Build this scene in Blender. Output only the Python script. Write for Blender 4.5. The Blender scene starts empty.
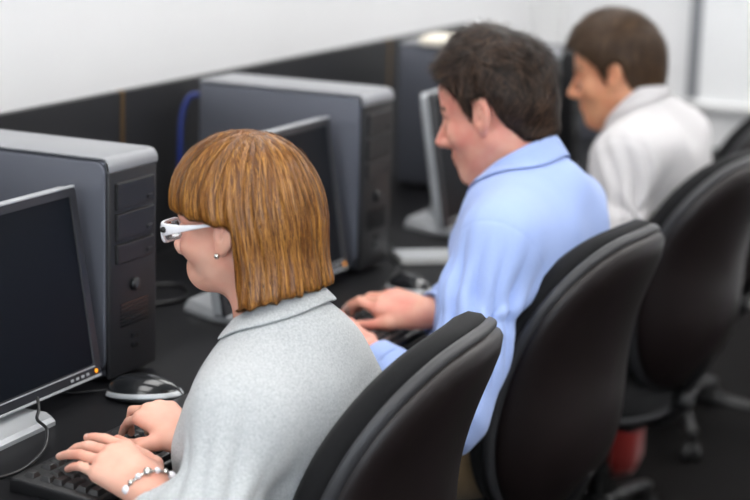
import bpy, bmesh, math, random
import numpy as np
from mathutils import Vector, Matrix
random.seed(7)
rng = np.random.default_rng(11)
SC = bpy.context.scene
COL = SC.collection
PI = math.pi

# ------------------------------------------------------------------ materials
def srgb(r, g, b):
    f = lambda c: c/12.92 if c <= .04045 else ((c+.055)/1.055)**2.4
    return (f(r), f(g), f(b), 1)

class N:
    """small node builder around one Principled material"""
    def __init__(s, name):
        s.m = bpy.data.materials.new(name); s.m.use_nodes = True
        s.t = s.m.node_tree; s.b = s.t.nodes['Principled BSDF']
    def n(s, typ, **kw):
        o = s.t.nodes.new(typ)
        for k, v in kw.items():
            if k in o.inputs: o.inputs[k].default_value = v
            else: setattr(o, k, v)
        return o
    def l(s, a, b): s.t.links.new(a, b)
    def p(s, **kw):
        for k, v in kw.items(): s.b.inputs[k.replace('_', ' ')].default_value = v
        return s
    def coord(s, scale=(1, 1, 1)):
        c = s.n('ShaderNodeTexCoord'); mp = s.n('ShaderNodeMapping'); mp.inputs['Scale'].default_value = scale
        s.l(c.outputs['Object'], mp.inputs['Vector']); return mp.outputs['Vector']
    def noise(s, vec, scale, detail=3, rough=.5):
        o = s.n('ShaderNodeTexNoise'); o.inputs['Scale'].default_value = scale
        o.inputs['Detail'].default_value = detail; o.inputs['Roughness'].default_value = rough
        s.l(vec, o.inputs['Vector']); return o.outputs['Fac']
    def ramp(s, fac, stops):
        o = s.n('ShaderNodeValToRGB'); e = o.color_ramp.elements
        while len(e) < len(stops): e.new(.5)
        for i, (p, c) in enumerate(stops): e[i].position = p; e[i].color = c
        s.l(fac, o.inputs['Fac']); return o.outputs['Color']
    def bump(s, h, strength, dist=.001):
        o = s.n('ShaderNodeBump'); o.inputs['Strength'].default_value = strength; o.inputs['Distance'].default_value = dist
        s.l(h, o.inputs['Height']); s.l(o.outputs['Normal'], s.b.inputs['Normal'])

def plain(name, c, rough=.5, metal=0, vary=.06, nscale=30, bump=0, bscale=200, bdist=.0005, **kw):
    k = N(name); k.p(Roughness=rough, Metallic=metal, **kw)
    v = k.coord()
    d = tuple(max(0, x*(1-vary)) for x in c[:3])+(1,); u = tuple(min(1, x*(1+vary)) for x in c[:3])+(1,)
    k.l(k.ramp(k.noise(v, nscale), [(.3, d), (.7, u)]), k.b.inputs['Base Color'])
    if bump: k.bump(k.noise(v, bscale, 2), bump, bdist)
    return k.m

def skin_mat(name, base, red):
    k = N(name); v = k.coord()
    c = k.ramp(k.noise(v, 22, 4), [(.35, base), (.72, red)])
    k.l(c, k.b.inputs['Base Color'])
    k.p(Roughness=.48, Subsurface_Weight=.12, Subsurface_Scale=.01, Specular_IOR_Level=.4)
    k.b.inputs['Subsurface Radius'].default_value = (1, .35, .2)
    k.bump(k.noise(v, 450, 3), .25, .0006)
    return k.m

def hair_mat(name, dark, mid, light, rough=.38, spec=.45):
    k = N(name)
    a = k.n('ShaderNodeAttribute'); a.attribute_name = 'tone'
    c = k.ramp(a.outputs['Fac'], [(0, dark), (.5, mid), (1, light)])
    k.l(c, k.b.inputs['Base Color']); k.p(Roughness=rough, Specular_IOR_Level=spec)
    return k.m

def fabric(name, base, alt, scale=180, bump=.5, bdist=.0008, rough=.9, weave=None, sheen=.15, stops=(.35, .65)):
    k = N(name); v = k.coord()
    c = k.ramp(k.noise(v, scale, 3, .6), [(stops[0], alt), (stops[1], base)])
    k.l(c, k.b.inputs['Base Color']); k.p(Roughness=rough, Sheen_Weight=sheen, Specular_IOR_Level=.2)
    k.bump(k.noise(v, scale*2.2, 2), bump, bdist)
    return k.m

M = {}
M['skin_w'] = skin_mat('fair_skin', srgb(.87, .68, .60), srgb(.86, .60, .52))
M['skin_m'] = skin_mat('ruddy_skin', srgb(.87, .655, .57), srgb(.85, .53, .47))
M['skin_t'] = skin_mat('tan_skin', srgb(.85, .62, .48), srgb(.80, .53, .40))
M['lip'] = plain('lips', srgb(.78, .45, .42), .4)
M['nail'] = plain('nail', srgb(.93, .76, .70), .25)
M['eye'] = plain('eyeball', srgb(.9, .9, .88), .15)
M['iris'] = plain('iris', srgb(.22, .16, .12), .2)
M['hair_w'] = hair_mat('auburn_hair', srgb(.24, .13, .05), srgb(.50, .305, .12), srgb(.78, .55, .26))
M['hair_m'] = hair_mat('dark_brown_hair', srgb(.07, .05, .042), srgb(.15, .11, .09), srgb(.36, .27, .21), .45, .25)
M['hair_t'] = hair_mat('brown_hair', srgb(.17, .12, .085), srgb(.27, .20, .145), srgb(.40, .31, .23), .45, .25)
M['jacket'] = fabric('grey_marl_knit', srgb(.755, .765, .77), srgb(.625, .64, .65), 380, .7, .0012, stops=(.3, .62))
M['blue_shirt'] = fabric('blue_cotton', srgb(.63, .71, .895), srgb(.605, .685, .88), 700, .15, .0003, .8)
M['white_shirt'] = fabric('white_cotton', srgb(.79, .78, .785), srgb(.76, .75, .755), 700, .15, .0003, .8)
M['khaki'] = fabric('khaki_cotton', srgb(.56, .47, .35), srgb(.50, .41, .30), 500, .3)
M['brown_cloth'] = fabric('brown_cotton', srgb(.46, .37, .27), srgb(.40, .32, .23), 500, .3)
M['pale_cloth'] = fabric('pale_trousers', srgb(.62, .53, .51), srgb(.56, .48, .47), 500, .3)
M['belt'] = plain('belt_leather', srgb(.16, .09, .06), .45)
M['shoe'] = plain('shoe_leather', srgb(.10, .08, .07), .4)
M['button'] = plain('shirt_button', srgb(.85, .85, .86), .3)
M['white_plastic'] = plain('white_acetate', srgb(.93, .93, .95), .22)
M['silver'] = plain('polished_silver', srgb(.82, .82, .80), .18, 1, .03)
M['dark_metal'] = plain('dark_metal', srgb(.25, .25, .25), .35, 1)
M['chair_fabric'] = fabric('black_chair_fabric', srgb(.115, .115, .12), srgb(.075, .075, .08), 900, .6, .0006, .95, sheen=.05)
M['chair_shell'] = plain('chair_shell_plastic', srgb(.085, .052, .052), .42, 0, .08, 12, .3, 900, .0004)
M['chair_rim'] = plain('chair_rim_plastic', srgb(.20, .20, .21), .45, 0, .05, 20, .3, 900, .0004)
M['black_plastic'] = plain('black_plastic', srgb(.085, .085, .09), .4, 0, .08, 20, .15, 900, .0003)
M['key'] = plain('key_plastic', srgb(.10, .10, .105), .38, 0, .1, 60)
M['gloss_black'] = plain('gloss_black', srgb(.10, .105, .115), .13, 0, .05)
M['bezel'] = plain('bezel_plastic', srgb(.15, .15, .165), .35)
M['case_grey'] = plain('case_grey_steel', srgb(.40, .41, .445), .38, .55, .03, 6)
M['case_top'] = plain('case_top_plastic', srgb(.53, .535, .55), .42, .1, .03, 6)
M['case_front'] = plain('case_front_plastic', srgb(.105, .105, .113), .45)
M['bay'] = plain('drive_bay_plastic', srgb(.09, .09, .098), .42)
M['silver_plastic'] = plain('silver_plastic', srgb(.73, .74, .75), .32, .35, .03)
M['cable'] = plain('cable_rubber', srgb(.08, .08, .085), .4)
M['blue_cable'] = plain('blue_cable_jacket', srgb(.09, .16, .42), .4)
M['paper'] = plain('paper', srgb(.80, .80, .78), .8, 0, .03)
M['cream'] = plain('cream_paper', srgb(.93, .90, .84), .8, 0, .03)
M['red_bag'] = fabric('red_nylon', srgb(.50, .13, .11), srgb(.43, .10, .09), 400, .3)
M['pink_flap'] = fabric('pale_red_nylon', srgb(.70, .42, .38), srgb(.64, .36, .33), 400, .3)
M['panel'] = plain('dark_panel_laminate', srgb(.125, .125, .135), .5, 0, .06, 8)
M['brass'] = plain('brass_strip', srgb(.50, .39, .24), .4, .7)
M['worktop'] = plain('black_worktop_laminate', srgb(.085, .085, .093), .42, 0, .08, 14, .15, 500, .0003, Specular_IOR_Level=.1)
M['worktop_edge'] = plain('worktop_edging', srgb(.10, .10, .10), .5)
M['wall'] = plain('white_wall_paint', srgb(.90, .90, .905), .85, 0, .01, 3, .1, 150, .0006)
M['ceiling'] = plain('ceiling_paint', srgb(.92, .92, .91), .9, 0, .02, 4)
M['board'] = plain('whiteboard_enamel', srgb(.94, .945, .95), .2, 0, .01, 2)
M['board_frame'] = plain('board_frame_aluminium', srgb(.50, .51, .53), .4, .5)
M['trim'] = plain('trim_paint', srgb(.88, .88, .88), .6, 0, .01)
def carpet():
    k = N('dark_carpet'); v = k.coord()
    k.l(k.ramp(k.noise(v, 160, 4, .7), [(.3, srgb(.07, .065, .065)), (.7, srgb(.12, .115, .115))]), k.b.inputs['Base Color'])
    k.p(Roughness=.95, Specular_IOR_Level=.1); k.bump(k.noise(v, 420, 2), .8, .003); return k.m
M['carpet'] = carpet()
def screen():
    k = N('switched_off_screen'); k.p(Roughness=.4, Specular_IOR_Level=.12)
    v = k.coord(); k.l(k.ramp(k.noise(v, 3), [(.3, srgb(.045, .06, .085)), (.7, srgb(.05, .065, .09))]), k.b.inputs['Base Color'])
    return k.m
M['screen'] = screen()
def glow(name, c, st):
    k = N(name); k.p(Roughness=.5); k.b.inputs['Base Color'].default_value = c
    k.b.inputs['Emission Color'].default_value = c; k.b.inputs['Emission Strength'].default_value = st; return k.m
M['led'] = glow('amber_led', srgb(1, .62, .10), 1.0)
M['diffuser'] = glow('lamp_diffuser', (1, .99, .975, 1), 7.9)
M['daylight'] = glow('daylit_glass', (.80, .90, 1, 1), 4.2)
def glass():
    k = N('clear_lens'); k.p(Roughness=.02, IOR=1.3, Transmission_Weight=1); k.b.inputs['Base Color'].default_value = (.97, .97, .97, 1); return k.m
M['lens'] = glass()

# ------------------------------------------------------------------ object helpers
def mesh_obj(name, verts, faces, mat, parent=None, smooth=False, loc=None):
    me = bpy.data.meshes.new(name)
    me.from_pydata([tuple(v) for v in verts], [], [tuple(f) for f in faces]); me.update()
    return link(name, me, mat, parent, smooth, loc)
def link(name, me, mat, parent=None, smooth=False, loc=None):
    if mat is not None: me.materials.append(mat)
    if smooth: me.polygons.foreach_set('use_smooth', [True]*len(me.polygons))
    o = bpy.data.objects.new(name, me); COL.objects.link(o)
    if parent is not None: o.parent = parent
    if loc is not None: o.location = loc
    return o
def empty(name, loc, rz=0):
    o = bpy.data.objects.new(name, None); COL.objects.link(o); o.location = loc; o.rotation_euler = (0, 0, rz)
    o.empty_display_size = .1; return o
def tag(o, label=None, cat=None, group=None, kind=None):
    if label: o['label'] = label
    if cat: o['category'] = cat
    if group: o['group'] = group
    if kind: o['kind'] = kind
    return o
def copy_tree(o, parent=None):
    c = o.copy(); COL.objects.link(c); c.parent = parent
    for ch in [x for x in bpy.data.objects if x.parent == o]: copy_tree(ch, c)
    return c

class MB:
    """collects shapes into one bmesh"""
    def __init__(s): s.b = bmesh.new()
    def box(s, lo, hi, bev=0, seg=2, mat=None):
        lo = Vector(lo); hi = Vector(hi); t = bmesh.new()
        bmesh.ops.create_cube(t, size=1)
        for v in t.verts: v.co = Vector([(lo[i]+hi[i])/2+v.co[i]*(hi[i]-lo[i]) for i in range(3)])
        if bev: bmesh.ops.bevel(t, geom=list(t.edges), offset=bev, segments=seg, affect='EDGES', profile=.5)
        if mat: t.transform(mat)
        return s._add(t)
    def _add(s, t):
        me = bpy.data.meshes.new('tmp'); t.to_mesh(me); t.free(); s.b.from_mesh(me); bpy.data.meshes.remove(me); return s
    def loft(s, rings, cap=True, closed=True):
        b = s.b; R = [[b.verts.new(p) for p in r] for r in rings]; n = len(R[0])
        for i in range(len(R)-1):
            for j in range(n if closed else n-1):
                b.faces.new((R[i][j], R[i][(j+1) % n], R[i+1][(j+1) % n], R[i+1][j]))
        if cap and closed: b.faces.new(R[0][::-1]); b.faces.new(R[-1])
        return s
    def tube(s, path, r, n=10, cap=True):
        path = [Vector(p) for p in path]; rr = r if isinstance(r, (list, tuple)) else [r]*len(path)
        rings = []; nrm = None
        for i, p in enumerate(path):
            d = (path[min(i+1, len(path)-1)]-path[max(i-1, 0)]).normalized()
            if nrm is None: nrm = d.orthogonal().normalized()
            nrm = (nrm-d*nrm.dot(d)).normalized(); bn = d.cross(nrm)
            rings.append([p+(nrm*math.cos(a)+bn*math.sin(a))*rr[i] for a in [2*PI*k/n for k in range(n)]])
        return s.loft(rings, cap)
    def lathe(s, prof, c=(0, 0, 0), n=28, axis='z'):
        rings = []
        for r, h in prof:
            ring = []
            for k in range(n):
                a = 2*PI*k/n; x, y = r*math.cos(a), r*math.sin(a)
                q = (x, y, h) if axis == 'z' else ((h, x, y) if axis == 'x' else (y, h, x))
                ring.append(Vector(c)+Vector(q))
            rings.append(ring)
        return s.loft(rings)
    def prism(s, pts, y0, y1, bev=0, seg=2):
        """outline in XZ swept along Y"""
        t = bmesh.new(); a = [t.verts.new((p[0], y0, p[1])) for p in pts]; b = [t.verts.new((p[0], y1, p[1])) for p in pts]
        n = len(pts); t.faces.new(a); t.faces.new(b[::-1])
        for i in range(n): t.faces.new((a[i], b[i], b[(i+1) % n], a[(i+1) % n]))
        bmesh.ops.recalc_face_normals(t, faces=t.faces)
        if bev: bmesh.ops.bevel(t, geom=list(t.edges), offset=bev, segments=seg, affect='EDGES', profile=.5)
        return s._add(t)
    def build(s, name, mat, parent=None, smooth=False, loc=None, angle=None):
        bmesh.ops.recalc_face_normals(s.b, faces=s.b.faces)
        me = bpy.data.meshes.new(name); s.b.to_mesh(me); s.b.free()
        o = link(name, me, mat, parent, smooth or angle is not None, loc)
        if angle is not None:
            try: me.set_sharp_from_angle(angle=angle)
            except Exception: pass
        return o
def spline(pts, n=8):
    pts = [Vector(p) for p in pts]; out = []
    for i in range(len(pts)-1):
        p0 = pts[max(i-1, 0)]; p1 = pts[i]; p2 = pts[i+1]; p3 = pts[min(i+2, len(pts)-1)]
        for k in range(n):
            t = k/n
            out.append(.5*((2*p1)+(p2-p0)*t+(2*p0-5*p1+4*p2-p3)*t*t+(3*p1-p0-3*p2+p3)*t**3))
    return out+[pts[-1]]
def rrect(w, h, r, n=6, cx=0, cy=0):
    out = []
    for (sx, sy, a0) in ((1, 1, 0), (-1, 1, PI/2), (-1, -1, PI), (1, -1, 1.5*PI)):
        for k in range(n+1):
            a = a0+PI/2*k/n
            out.append((cx+sx*(w/2-r)+r*math.cos(a), cy+sy*(h/2-r)+r*math.sin(a)))
    return out

# ------------------------------------------------------------------ implicit modelling
f32 = np.float32
def V(*a): return np.array(a, dtype=f32)
def nrm(v): v = np.asarray(v, dtype=f32); return v/np.linalg.norm(v)
def rcone(P, a, b, ra, rb):
    a = np.asarray(a, f32); b = np.asarray(b, f32); ab = b-a
    t = np.clip((P-a)@ab/max(float(ab@ab), 1e-9), 0, 1)
    return np.linalg.norm(P-a-t[:, None]*ab, axis=1)-(ra+t*(rb-ra))
def ell(P, c, r, R=None):
    q = P-np.asarray(c, f32)
    if R is not None: q = q@R
    r = np.asarray(r, f32)
    k0 = np.linalg.norm(q/r, axis=1); k1 = np.linalg.norm(q/(r*r), axis=1)+1e-6
    return k0*(k0-1)/k1
def sph(P, c, r): return np.linalg.norm(P-np.asarray(c, f32), axis=1)-r
def rbox(P, c, h, r, R=None):
    q = P-np.asarray(c, f32)
    if R is not None: q = q@R
    q = np.abs(q)-(np.asarray(h, f32)-r)
    return np.linalg.norm(np.maximum(q, 0), axis=1)+np.minimum(q.max(1), 0)-r
def smin(a, b, k):
    h = np.maximum(k-np.abs(a-b), 0)/k
    return np.minimum(a, b)-h*h*k*.25
def smax(a, b, k): return -smin(-a, -b, k)
def bounded(P, c, rad, fn):
    """evaluate fn only near c"""
    d = np.linalg.norm(P-np.asarray(c, f32), axis=1)-rad
    m = d < .03
    out = (d+.005).astype(f32)
    if m.any(): out[m] = fn(P[m])
    return out
def waves(P, seed, scale, n=7):
    r = np.random.default_rng(seed); out = np.zeros(len(P), f32)
    Q = P*scale
    Q = Q+.45*np.sin(Q[:, [1, 2, 0]]*1.7+seed)
    for i in range(n):
        d = r.normal(size=3).astype(f32); d *= r.uniform(.6, 1.7)/np.linalg.norm(d)
        out += np.sin(Q@d+r.uniform(0, 6.3)).astype(f32)
    return out/n
def surfnet(f, lo, hi, h, steps=2):
    B = 8
    lo = np.asarray(lo, float); hi = np.asarray(hi, float)
    nb = np.ceil((hi-lo)/(h*B)).astype(int)+1; n = nb*B
    bi = np.stack(np.meshgrid(*[np.arange(k) for k in nb], indexing='ij'), -1).reshape(-1, 3)
    cen = (lo+(bi*B+(B-1)/2)*h).astype(f32)
    fv = f(cen); rad = B*h*.87
    keep = np.abs(fv) < rad*1.35+.004
    vals = np.repeat(np.repeat(np.repeat(np.where(fv < 0, -1, 1).astype(f32).reshape(nb), B, 0), B, 1), B, 2)
    off = np.stack(np.meshgrid(*[np.arange(B)]*3, indexing='ij'), -1).reshape(-1, 3)
    kb = bi[keep]
    for s in range(0, len(kb), 600):
        I = (kb[s:s+600, None, :]*B+off[None]).reshape(-1, 3)
        vals[I[:, 0], I[:, 1], I[:, 2]] = f((lo+I*h).astype(f32))
    ins = vals < 0
    c = [ins[i:n[0]-1+i, j:n[1]-1+j, k:n[2]-1+k] for i in (0, 1) for j in (0, 1) for k in (0, 1)]
    anyv = c[0].copy(); allv = c[0].copy()
    for x in c[1:]: anyv |= x; allv &= x
    A = np.argwhere(anyv & ~allv)
    idx = np.full(anyv.shape, -1, np.int32); idx[A[:, 0], A[:, 1], A[:, 2]] = np.arange(len(A))
    cor = np.array([(i, j, k) for i in (0, 1) for j in (0, 1) for k in (0, 1)])
    cv = np.stack([vals[A[:, 0]+o[0], A[:, 1]+o[1], A[:, 2]+o[2]] for o in cor], 1)
    acc = np.zeros((len(A), 3)); cnt = np.zeros(len(A))
    for i in range(8):
        for j in range(i+1, 8):
            if np.abs(cor[i]-cor[j]).sum() != 1: continue
            m = (cv[:, i] < 0) != (cv[:, j] < 0)
            t = cv[m, i]/(cv[m, i]-cv[m, j])
            acc[m] += cor[i]+t[:, None]*(cor[j]-cor[i]); cnt[m] += 1
    Pv = (lo+(A+acc/cnt[:, None])*h).astype(f32)
    quads = []
    for ax in range(3):
        s0 = [slice(None)]*3; s1 = [slice(None)]*3; s0[ax] = slice(0, -1); s1[ax] = slice(1, None)
        a, b = ins[tuple(s0)], ins[tuple(s1)]
        E = np.argwhere(a != b); u, v = (ax+1) % 3, (ax+2) % 3
        E = E[(E[:, u] > 0) & (E[:, v] > 0) & (E[:, u] < n[u]-1) & (E[:, v] < n[v]-1)]
        flip = a[E[:, 0], E[:, 1], E[:, 2]]
        du = np.eye(3, dtype=int)[u]; dv = np.eye(3, dtype=int)[v]
        q = np.stack([idx[tuple((E-du-dv).T)], idx[tuple((E-dv).T)], idx[tuple(E.T)], idx[tuple((E-du).T)]], 1)
        q[~flip] = q[~flip][:, ::-1]
        quads.append(q)
    Q = np.concatenate(quads); Q = Q[(Q >= 0).all(1)]
    e = h*.4
    for _ in range(steps):
        d = f(Pv); g = np.stack([(f(Pv+V(*(np.eye(3)[k]*e)))-d)/e for k in range(3)], 1)
        g2 = np.maximum((g*g).sum(1), .05)
        st = (d/g2)[:, None]*g; L = np.linalg.norm(st, axis=1); st *= np.minimum(1, h*.8/np.maximum(L, 1e-9))[:, None]
        Pv = Pv-st
    return Pv, Q
def grads(f, P, e=.0015):
    d = f(P); g = np.stack([(f(P+V(*(np.eye(3)[k]*e)))-d)/e for k in range(3)], 1)
    return d, g/np.maximum(np.linalg.norm(g, axis=1), 1e-6)[:, None]
def np_mesh(name, Pv, Q, mats, parent=None, smooth=True, attr=None, matidx=None):
    me = bpy.data.meshes.new(name); k = Q.shape[1]
    me.vertices.add(len(Pv)); me.vertices.foreach_set('co', np.ascontiguousarray(Pv, dtype=f32).ravel())
    me.loops.add(len(Q)*k); me.loops.foreach_set('vertex_index', np.ascontiguousarray(Q, dtype=np.int32).ravel())
    me.polygons.add(len(Q)); me.polygons.foreach_set('loop_start', np.arange(0, len(Q)*k, k, dtype=np.int32))
    me.polygons.foreach_set('loop_total', np.full(len(Q), k, np.int32))
    if matidx is not None: me.polygons.foreach_set('material_index', matidx.astype(np.int32))
    me.update(calc_edges=True); me.validate()
    if attr is not None:
        a = me.attributes.new('tone', 'FLOAT', 'POINT'); a.data.foreach_set('value', attr.astype(f32))
    for m in mats: me.materials.append(m)
    if smooth: me.polygons.foreach_set('use_smooth', np.ones(len(me.polygons), bool))
    o = bpy.data.objects.new(name, me); COL.objects.link(o)
    if parent is not None: o.parent = parent
    return o

# ------------------------------------------------------------------ camera (fitted to the vanishing points)
F = 1900.; YAW = math.radians(25.4); PITCH = math.radians(12.4); ROLL = math.radians(1.7)
fwd = Vector((-math.sin(YAW)*math.cos(PITCH), math.cos(YAW)*math.cos(PITCH), -math.sin(PITCH)))
R0 = fwd.cross(Vector((0, 0, 1))).normalized(); U0 = R0.cross(fwd)
CR = R0*math.cos(ROLL)+U0*math.sin(ROLL); CU = U0*math.cos(ROLL)-R0*math.sin(ROLL)
cam = bpy.data.cameras.new('camera'); co = bpy.data.objects.new('camera', cam); COL.objects.link(co)
mw = Matrix.Identity(4)
for i in range(3): mw[i][0] = CR[i]; mw[i][1] = CU[i]; mw[i][2] = -fwd[i]
mw[2][3] = 1.62
co.matrix_world = mw
cam.sensor_width = 36; cam.lens = F/750*36; cam.clip_start = .05; cam.clip_end = 60
cam.dof.use_dof = True; cam.dof.focus_distance = 2.72; cam.dof.aperture_fstop = 2.8
SC.camera = co

# ------------------------------------------------------------------ room
XL, XR, YN, YF, ZC = -2.48, 3.2, -2.2, 6.55, 2.75
def struct(name, mb, mat, label=None):
    o = mb.build(name, mat); o['kind'] = 'structure'
    if label: o['label'] = label
    return o
struct('floor', MB().box((XL-.1, YN-.1, -.1), (XR+.1, YF+.1, 0)), M['carpet'])
struct('ceiling', MB().box((XL-.1, YN-.1, ZC), (XR+.1, YF+.1, ZC+.1)), M['ceiling'])
struct('wall_left', MB().box((XL-.1, YN-.1, 0), (XL, YF+.1, ZC)), M['wall'])
struct('wall_back', MB().box((XL, YF, 0), (XR, YF+.1, ZC)), M['wall'])
struct('wall_right', MB().box((XR, YN-.1, 0), (XR+.1, YF+.1, ZC)), M['wall'])
struct('wall_front', MB().box((XL, YN-.1, 0), (XR, YN, ZC)), M['wall'])
struct('baseboard_back', MB().box((XL, YF-.015, 0), (XR, YF, .1), .004), M['trim'])
struct('baseboard_left', MB().box((XL, YN, 0), (XL+.015, YF-.015, .1), .004), M['trim'])
struct('trim_1', MB().box((XL, YF-.05, 0), (XL+.11, YF, ZC), .004), M['trim'])
# ceiling lamps
def ceiling_lamp(x, y):
    t = empty('ceiling_light', (x, y, ZC-.05))
    f = MB(); a, b = .3, .6
    f.box((-a-.03, -b-.03, 0), (a+.03, -b, .05), .004); f.box((-a-.03, b, 0), (a+.03, b+.03, .05), .004)
    f.box((-a-.03, -b, 0), (-a, b, .05), .004); f.box((a, -b, 0), (a+.03, b, .05), .004)
    f.build('frame', M['trim'], t)
    MB().box((-a, -b, .012), (a, b, .02)).build('diffuser', M['diffuser'], t)
    return tag(t, 'white rectangular ceiling light panel over the row of desks', 'ceiling light', 'ceiling light panels')
for x in (-1.7, .0, 1.7):
    for y in (-.9, .9, 2.6, 4.2, 5.8): ceiling_lamp(x, y)

# daylight window in the wall behind the camera
def window(x, z0, z1, wd):
    t = empty('window_1', (x, YN, 0)); t['kind'] = 'structure'
    f = MB(); h = wd/2
    for a in (-h, -.03, h-.06): f.box((a, -.02, z0), (a+.06, .05, z1), .004)
    f.box((-h, -.02, z0), (h, .05, z0+.06), .004); f.box((-h, -.02, z1-.06), (h, .05, z1), .004)
    f.build('window_frame', M['trim'], t)
    MB().box((-h+.03, .0, z0+.03), (h-.03, .012, z1-.03)).build('window_pane', M['daylight'], t)
    MB().box((-h-.05, .0, z0-.04), (h+.05, .14, z0), .004).build('window_sill', M['trim'], t)
window(.3, .85, 2.35, 3.6)
# whiteboard on the back wall
wb = empty('whiteboard', (-1.878, YF-.03, .70))
WBW, WBH = 1.8, 1.05
MB().box((.012, .008, .01), (WBW, .03, WBH)).build('writing_surface', M['board'], wb)
MB().box((-.014, -.004, .03), (.022, .03, WBH+.03), .004).build('side_rail', M['board_frame'], wb)
MB().box((WBW-.012, -.004, .03), (WBW+.024, .03, WBH+.03), .004).build('side_rail', M['board_frame'], wb)
MB().box((-.014, -.004, WBH), (WBW+.024, .03, WBH+.03), .004).build('top_rail', M['board_frame'], wb)
MB().prism([(-.02, 0), (WBW+.03, 0), (WBW+.03, .02), (-.02, .02)], -.018, .03, .004).build('pen_tray', M['trim'], wb)
tag(wb, 'whiteboard with grey side rail and pale pen tray on the back wall', 'whiteboard')

ZT = .74
# desk-back screen (dark panels on the desk's rear, brass joint strips)
XP = -2.1
ps = empty('desk_screen', (XP, 3.0, 0))
seams = [1.95, 3.215, 4.476]
edges = [.9]+seams+[5.0]
for a, b in zip(edges[:-1], edges[1:]):
    MB().box((-.02, a+.004-3, .02), (.0, b-.004-3, 1.095), .002).build('panel', M['panel'], ps)
for s in seams: MB().box((-.012, s-.0045-3, .02), (.002, s+.0045-3, 1.097), .001).build('joint_strip', M['brass'], ps)
tag(ps, 'long dark panel screen standing along the back of the desks', 'partition')
es = empty('end_screen', (-1.9, 5.40, ZT))
MB().box((-.195, -.012, .0), (.22, .012, .27), .004).build('panel', M['case_grey'], es)
for x in (-.12, .16): MB().box((x-.02, -.03, -.0), (x+.02, .03, .03), .004).build('clamp', M['dark_metal'], es)
tag(es, 'low grey screen standing across the far end of the desk', 'partition')

# worktop

XE = -1.325
wt = empty('desk', (-1.7, 3.0, 0))
MB().box((-.395, -2.1, ZT-.03), (.375, 2.44, ZT), .004, 3).build('worktop', M['worktop'], wt)
for y in (-2.05, -1.22, -.315, .59, 1.5, 2.40):
    MB().box((-.36, y-.012, 0), (.25, y+.012, ZT-.03), .002).build('support_panel', M['panel'], wt)
MB().box((-.37, -2.0, .12), (-.35, 2.38, ZT-.05)).build('cable_tray', M['panel'], wt)
tag(wt, 'long black worktop with computers, running along the dark screen', 'desk')

# ------------------------------------------------------------------ computers
def make_tower():
    t = empty('computer_tower', (0, 0, 0))    # origin: front right bottom corner; body runs to -X and -Y
    W, D, H = .140, .385, .370
    MB().box((-D, -W+.004, .012), (-.014, -.004, H-.006), .004).build('case', M['case_grey'], t, angle=.6)
    # near side cover, rounded front corner
    pts = [(-D+.004, .018), (-.032, .018)]
    pts += [(-.032+.022*math.sin(a), .04-.022*math.cos(a)) for a in [PI/2*k/8 for k in range(1, 9)]]
    pts += [(-.028+.018*math.cos(a), H-.028+.020*math.sin(a)) for a in [PI/2*k/8 for k in range(0, 9)]]
    pts += [(-D+.004, H-.008)]
    MB().prism(pts, -W-.001, -W+.012, .004, 3).build('side_cover', M['case_grey'], t, angle=.5)
    # lid with rounded front
    lid = [(-D, H-.005), (-D, H)]+[(-.018+.018*math.sin(a), H-.018+.018*math.cos(a)) for a in [PI/2*k/8 for k in range(0, 9)]]
    lid += [(0, H-.024), (-.008, H-.026), (-.012, H-.005)]
    MB().prism(lid, -W-.001, 0, .003, 2).build('lid', M['case_top'], t, angle=.5)
    fb = MB(); fb.box((-.012, -W+.001, .008), (-.002, -.001, H-.022), .005, 3); fb.build('front_bezel', M['case_front'], t, angle=.6)
    for z0, z1 in ((.284, .328), (.234, .278), (.196, .228)):
        b = MB().box((-.004, -W+.016, z0), (.0035, -.016, z1), .002).build('drive_bay', M['bay'], t)
        MB().box((.002, -.04, z0+.008), (.0055, -.024, z0+.014), .001).build('eject_button', M['case_front'], b)
    MB().lathe([(0, -.004), (.011, -.004), (.011, .004), (.009, .0055), (0, .0055)], (0, -W/2, .155), 20, 'x').build('power_button', M['bay'], t, smooth=True)
    for z in (.05, .066): MB().box((-.004, -W/2-.008, z), (.0015, -W/2+.008, z+.007), .0005).build('usb_port', M['gloss_black'], t)
    g = MB()
    for k in range(7): g.box((-.004, -W+.03, .09+k*.006), (.0005, -.03, .0925+k*.006))
    g.build('vent_grille', M['gloss_black'], t)
    for (x, y) in ((-.05, -.03), (-.05, -W+.03), (-D+.05, -.03), (-D+.05, -W+.03)):
        MB().lathe([(.014, 0), (.014, .013)], (x, y, 0), 14).build('rubber_foot', M['black_plastic'], t)
    return t
ST = .907   # distance from one workstation to the next
tower = make_tower()
tl = ['grey computer tower behind the nearest monitor, its left end cut by the photo edge',
      "grey computer tower beyond the woman's head, its whole length in view",
      'grey computer tower farthest along the desk, behind the man in blue']
for i in range(3):
    o = tower if i == 0 else copy_tree(tower)
    o.location = [(-1.632, 2.605, ZT), (-1.634, 3.515, ZT), (-1.615, 4.455, ZT)][i]
    tag(o, tl[i], 'computer', 'computer towers on the desk')

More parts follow.
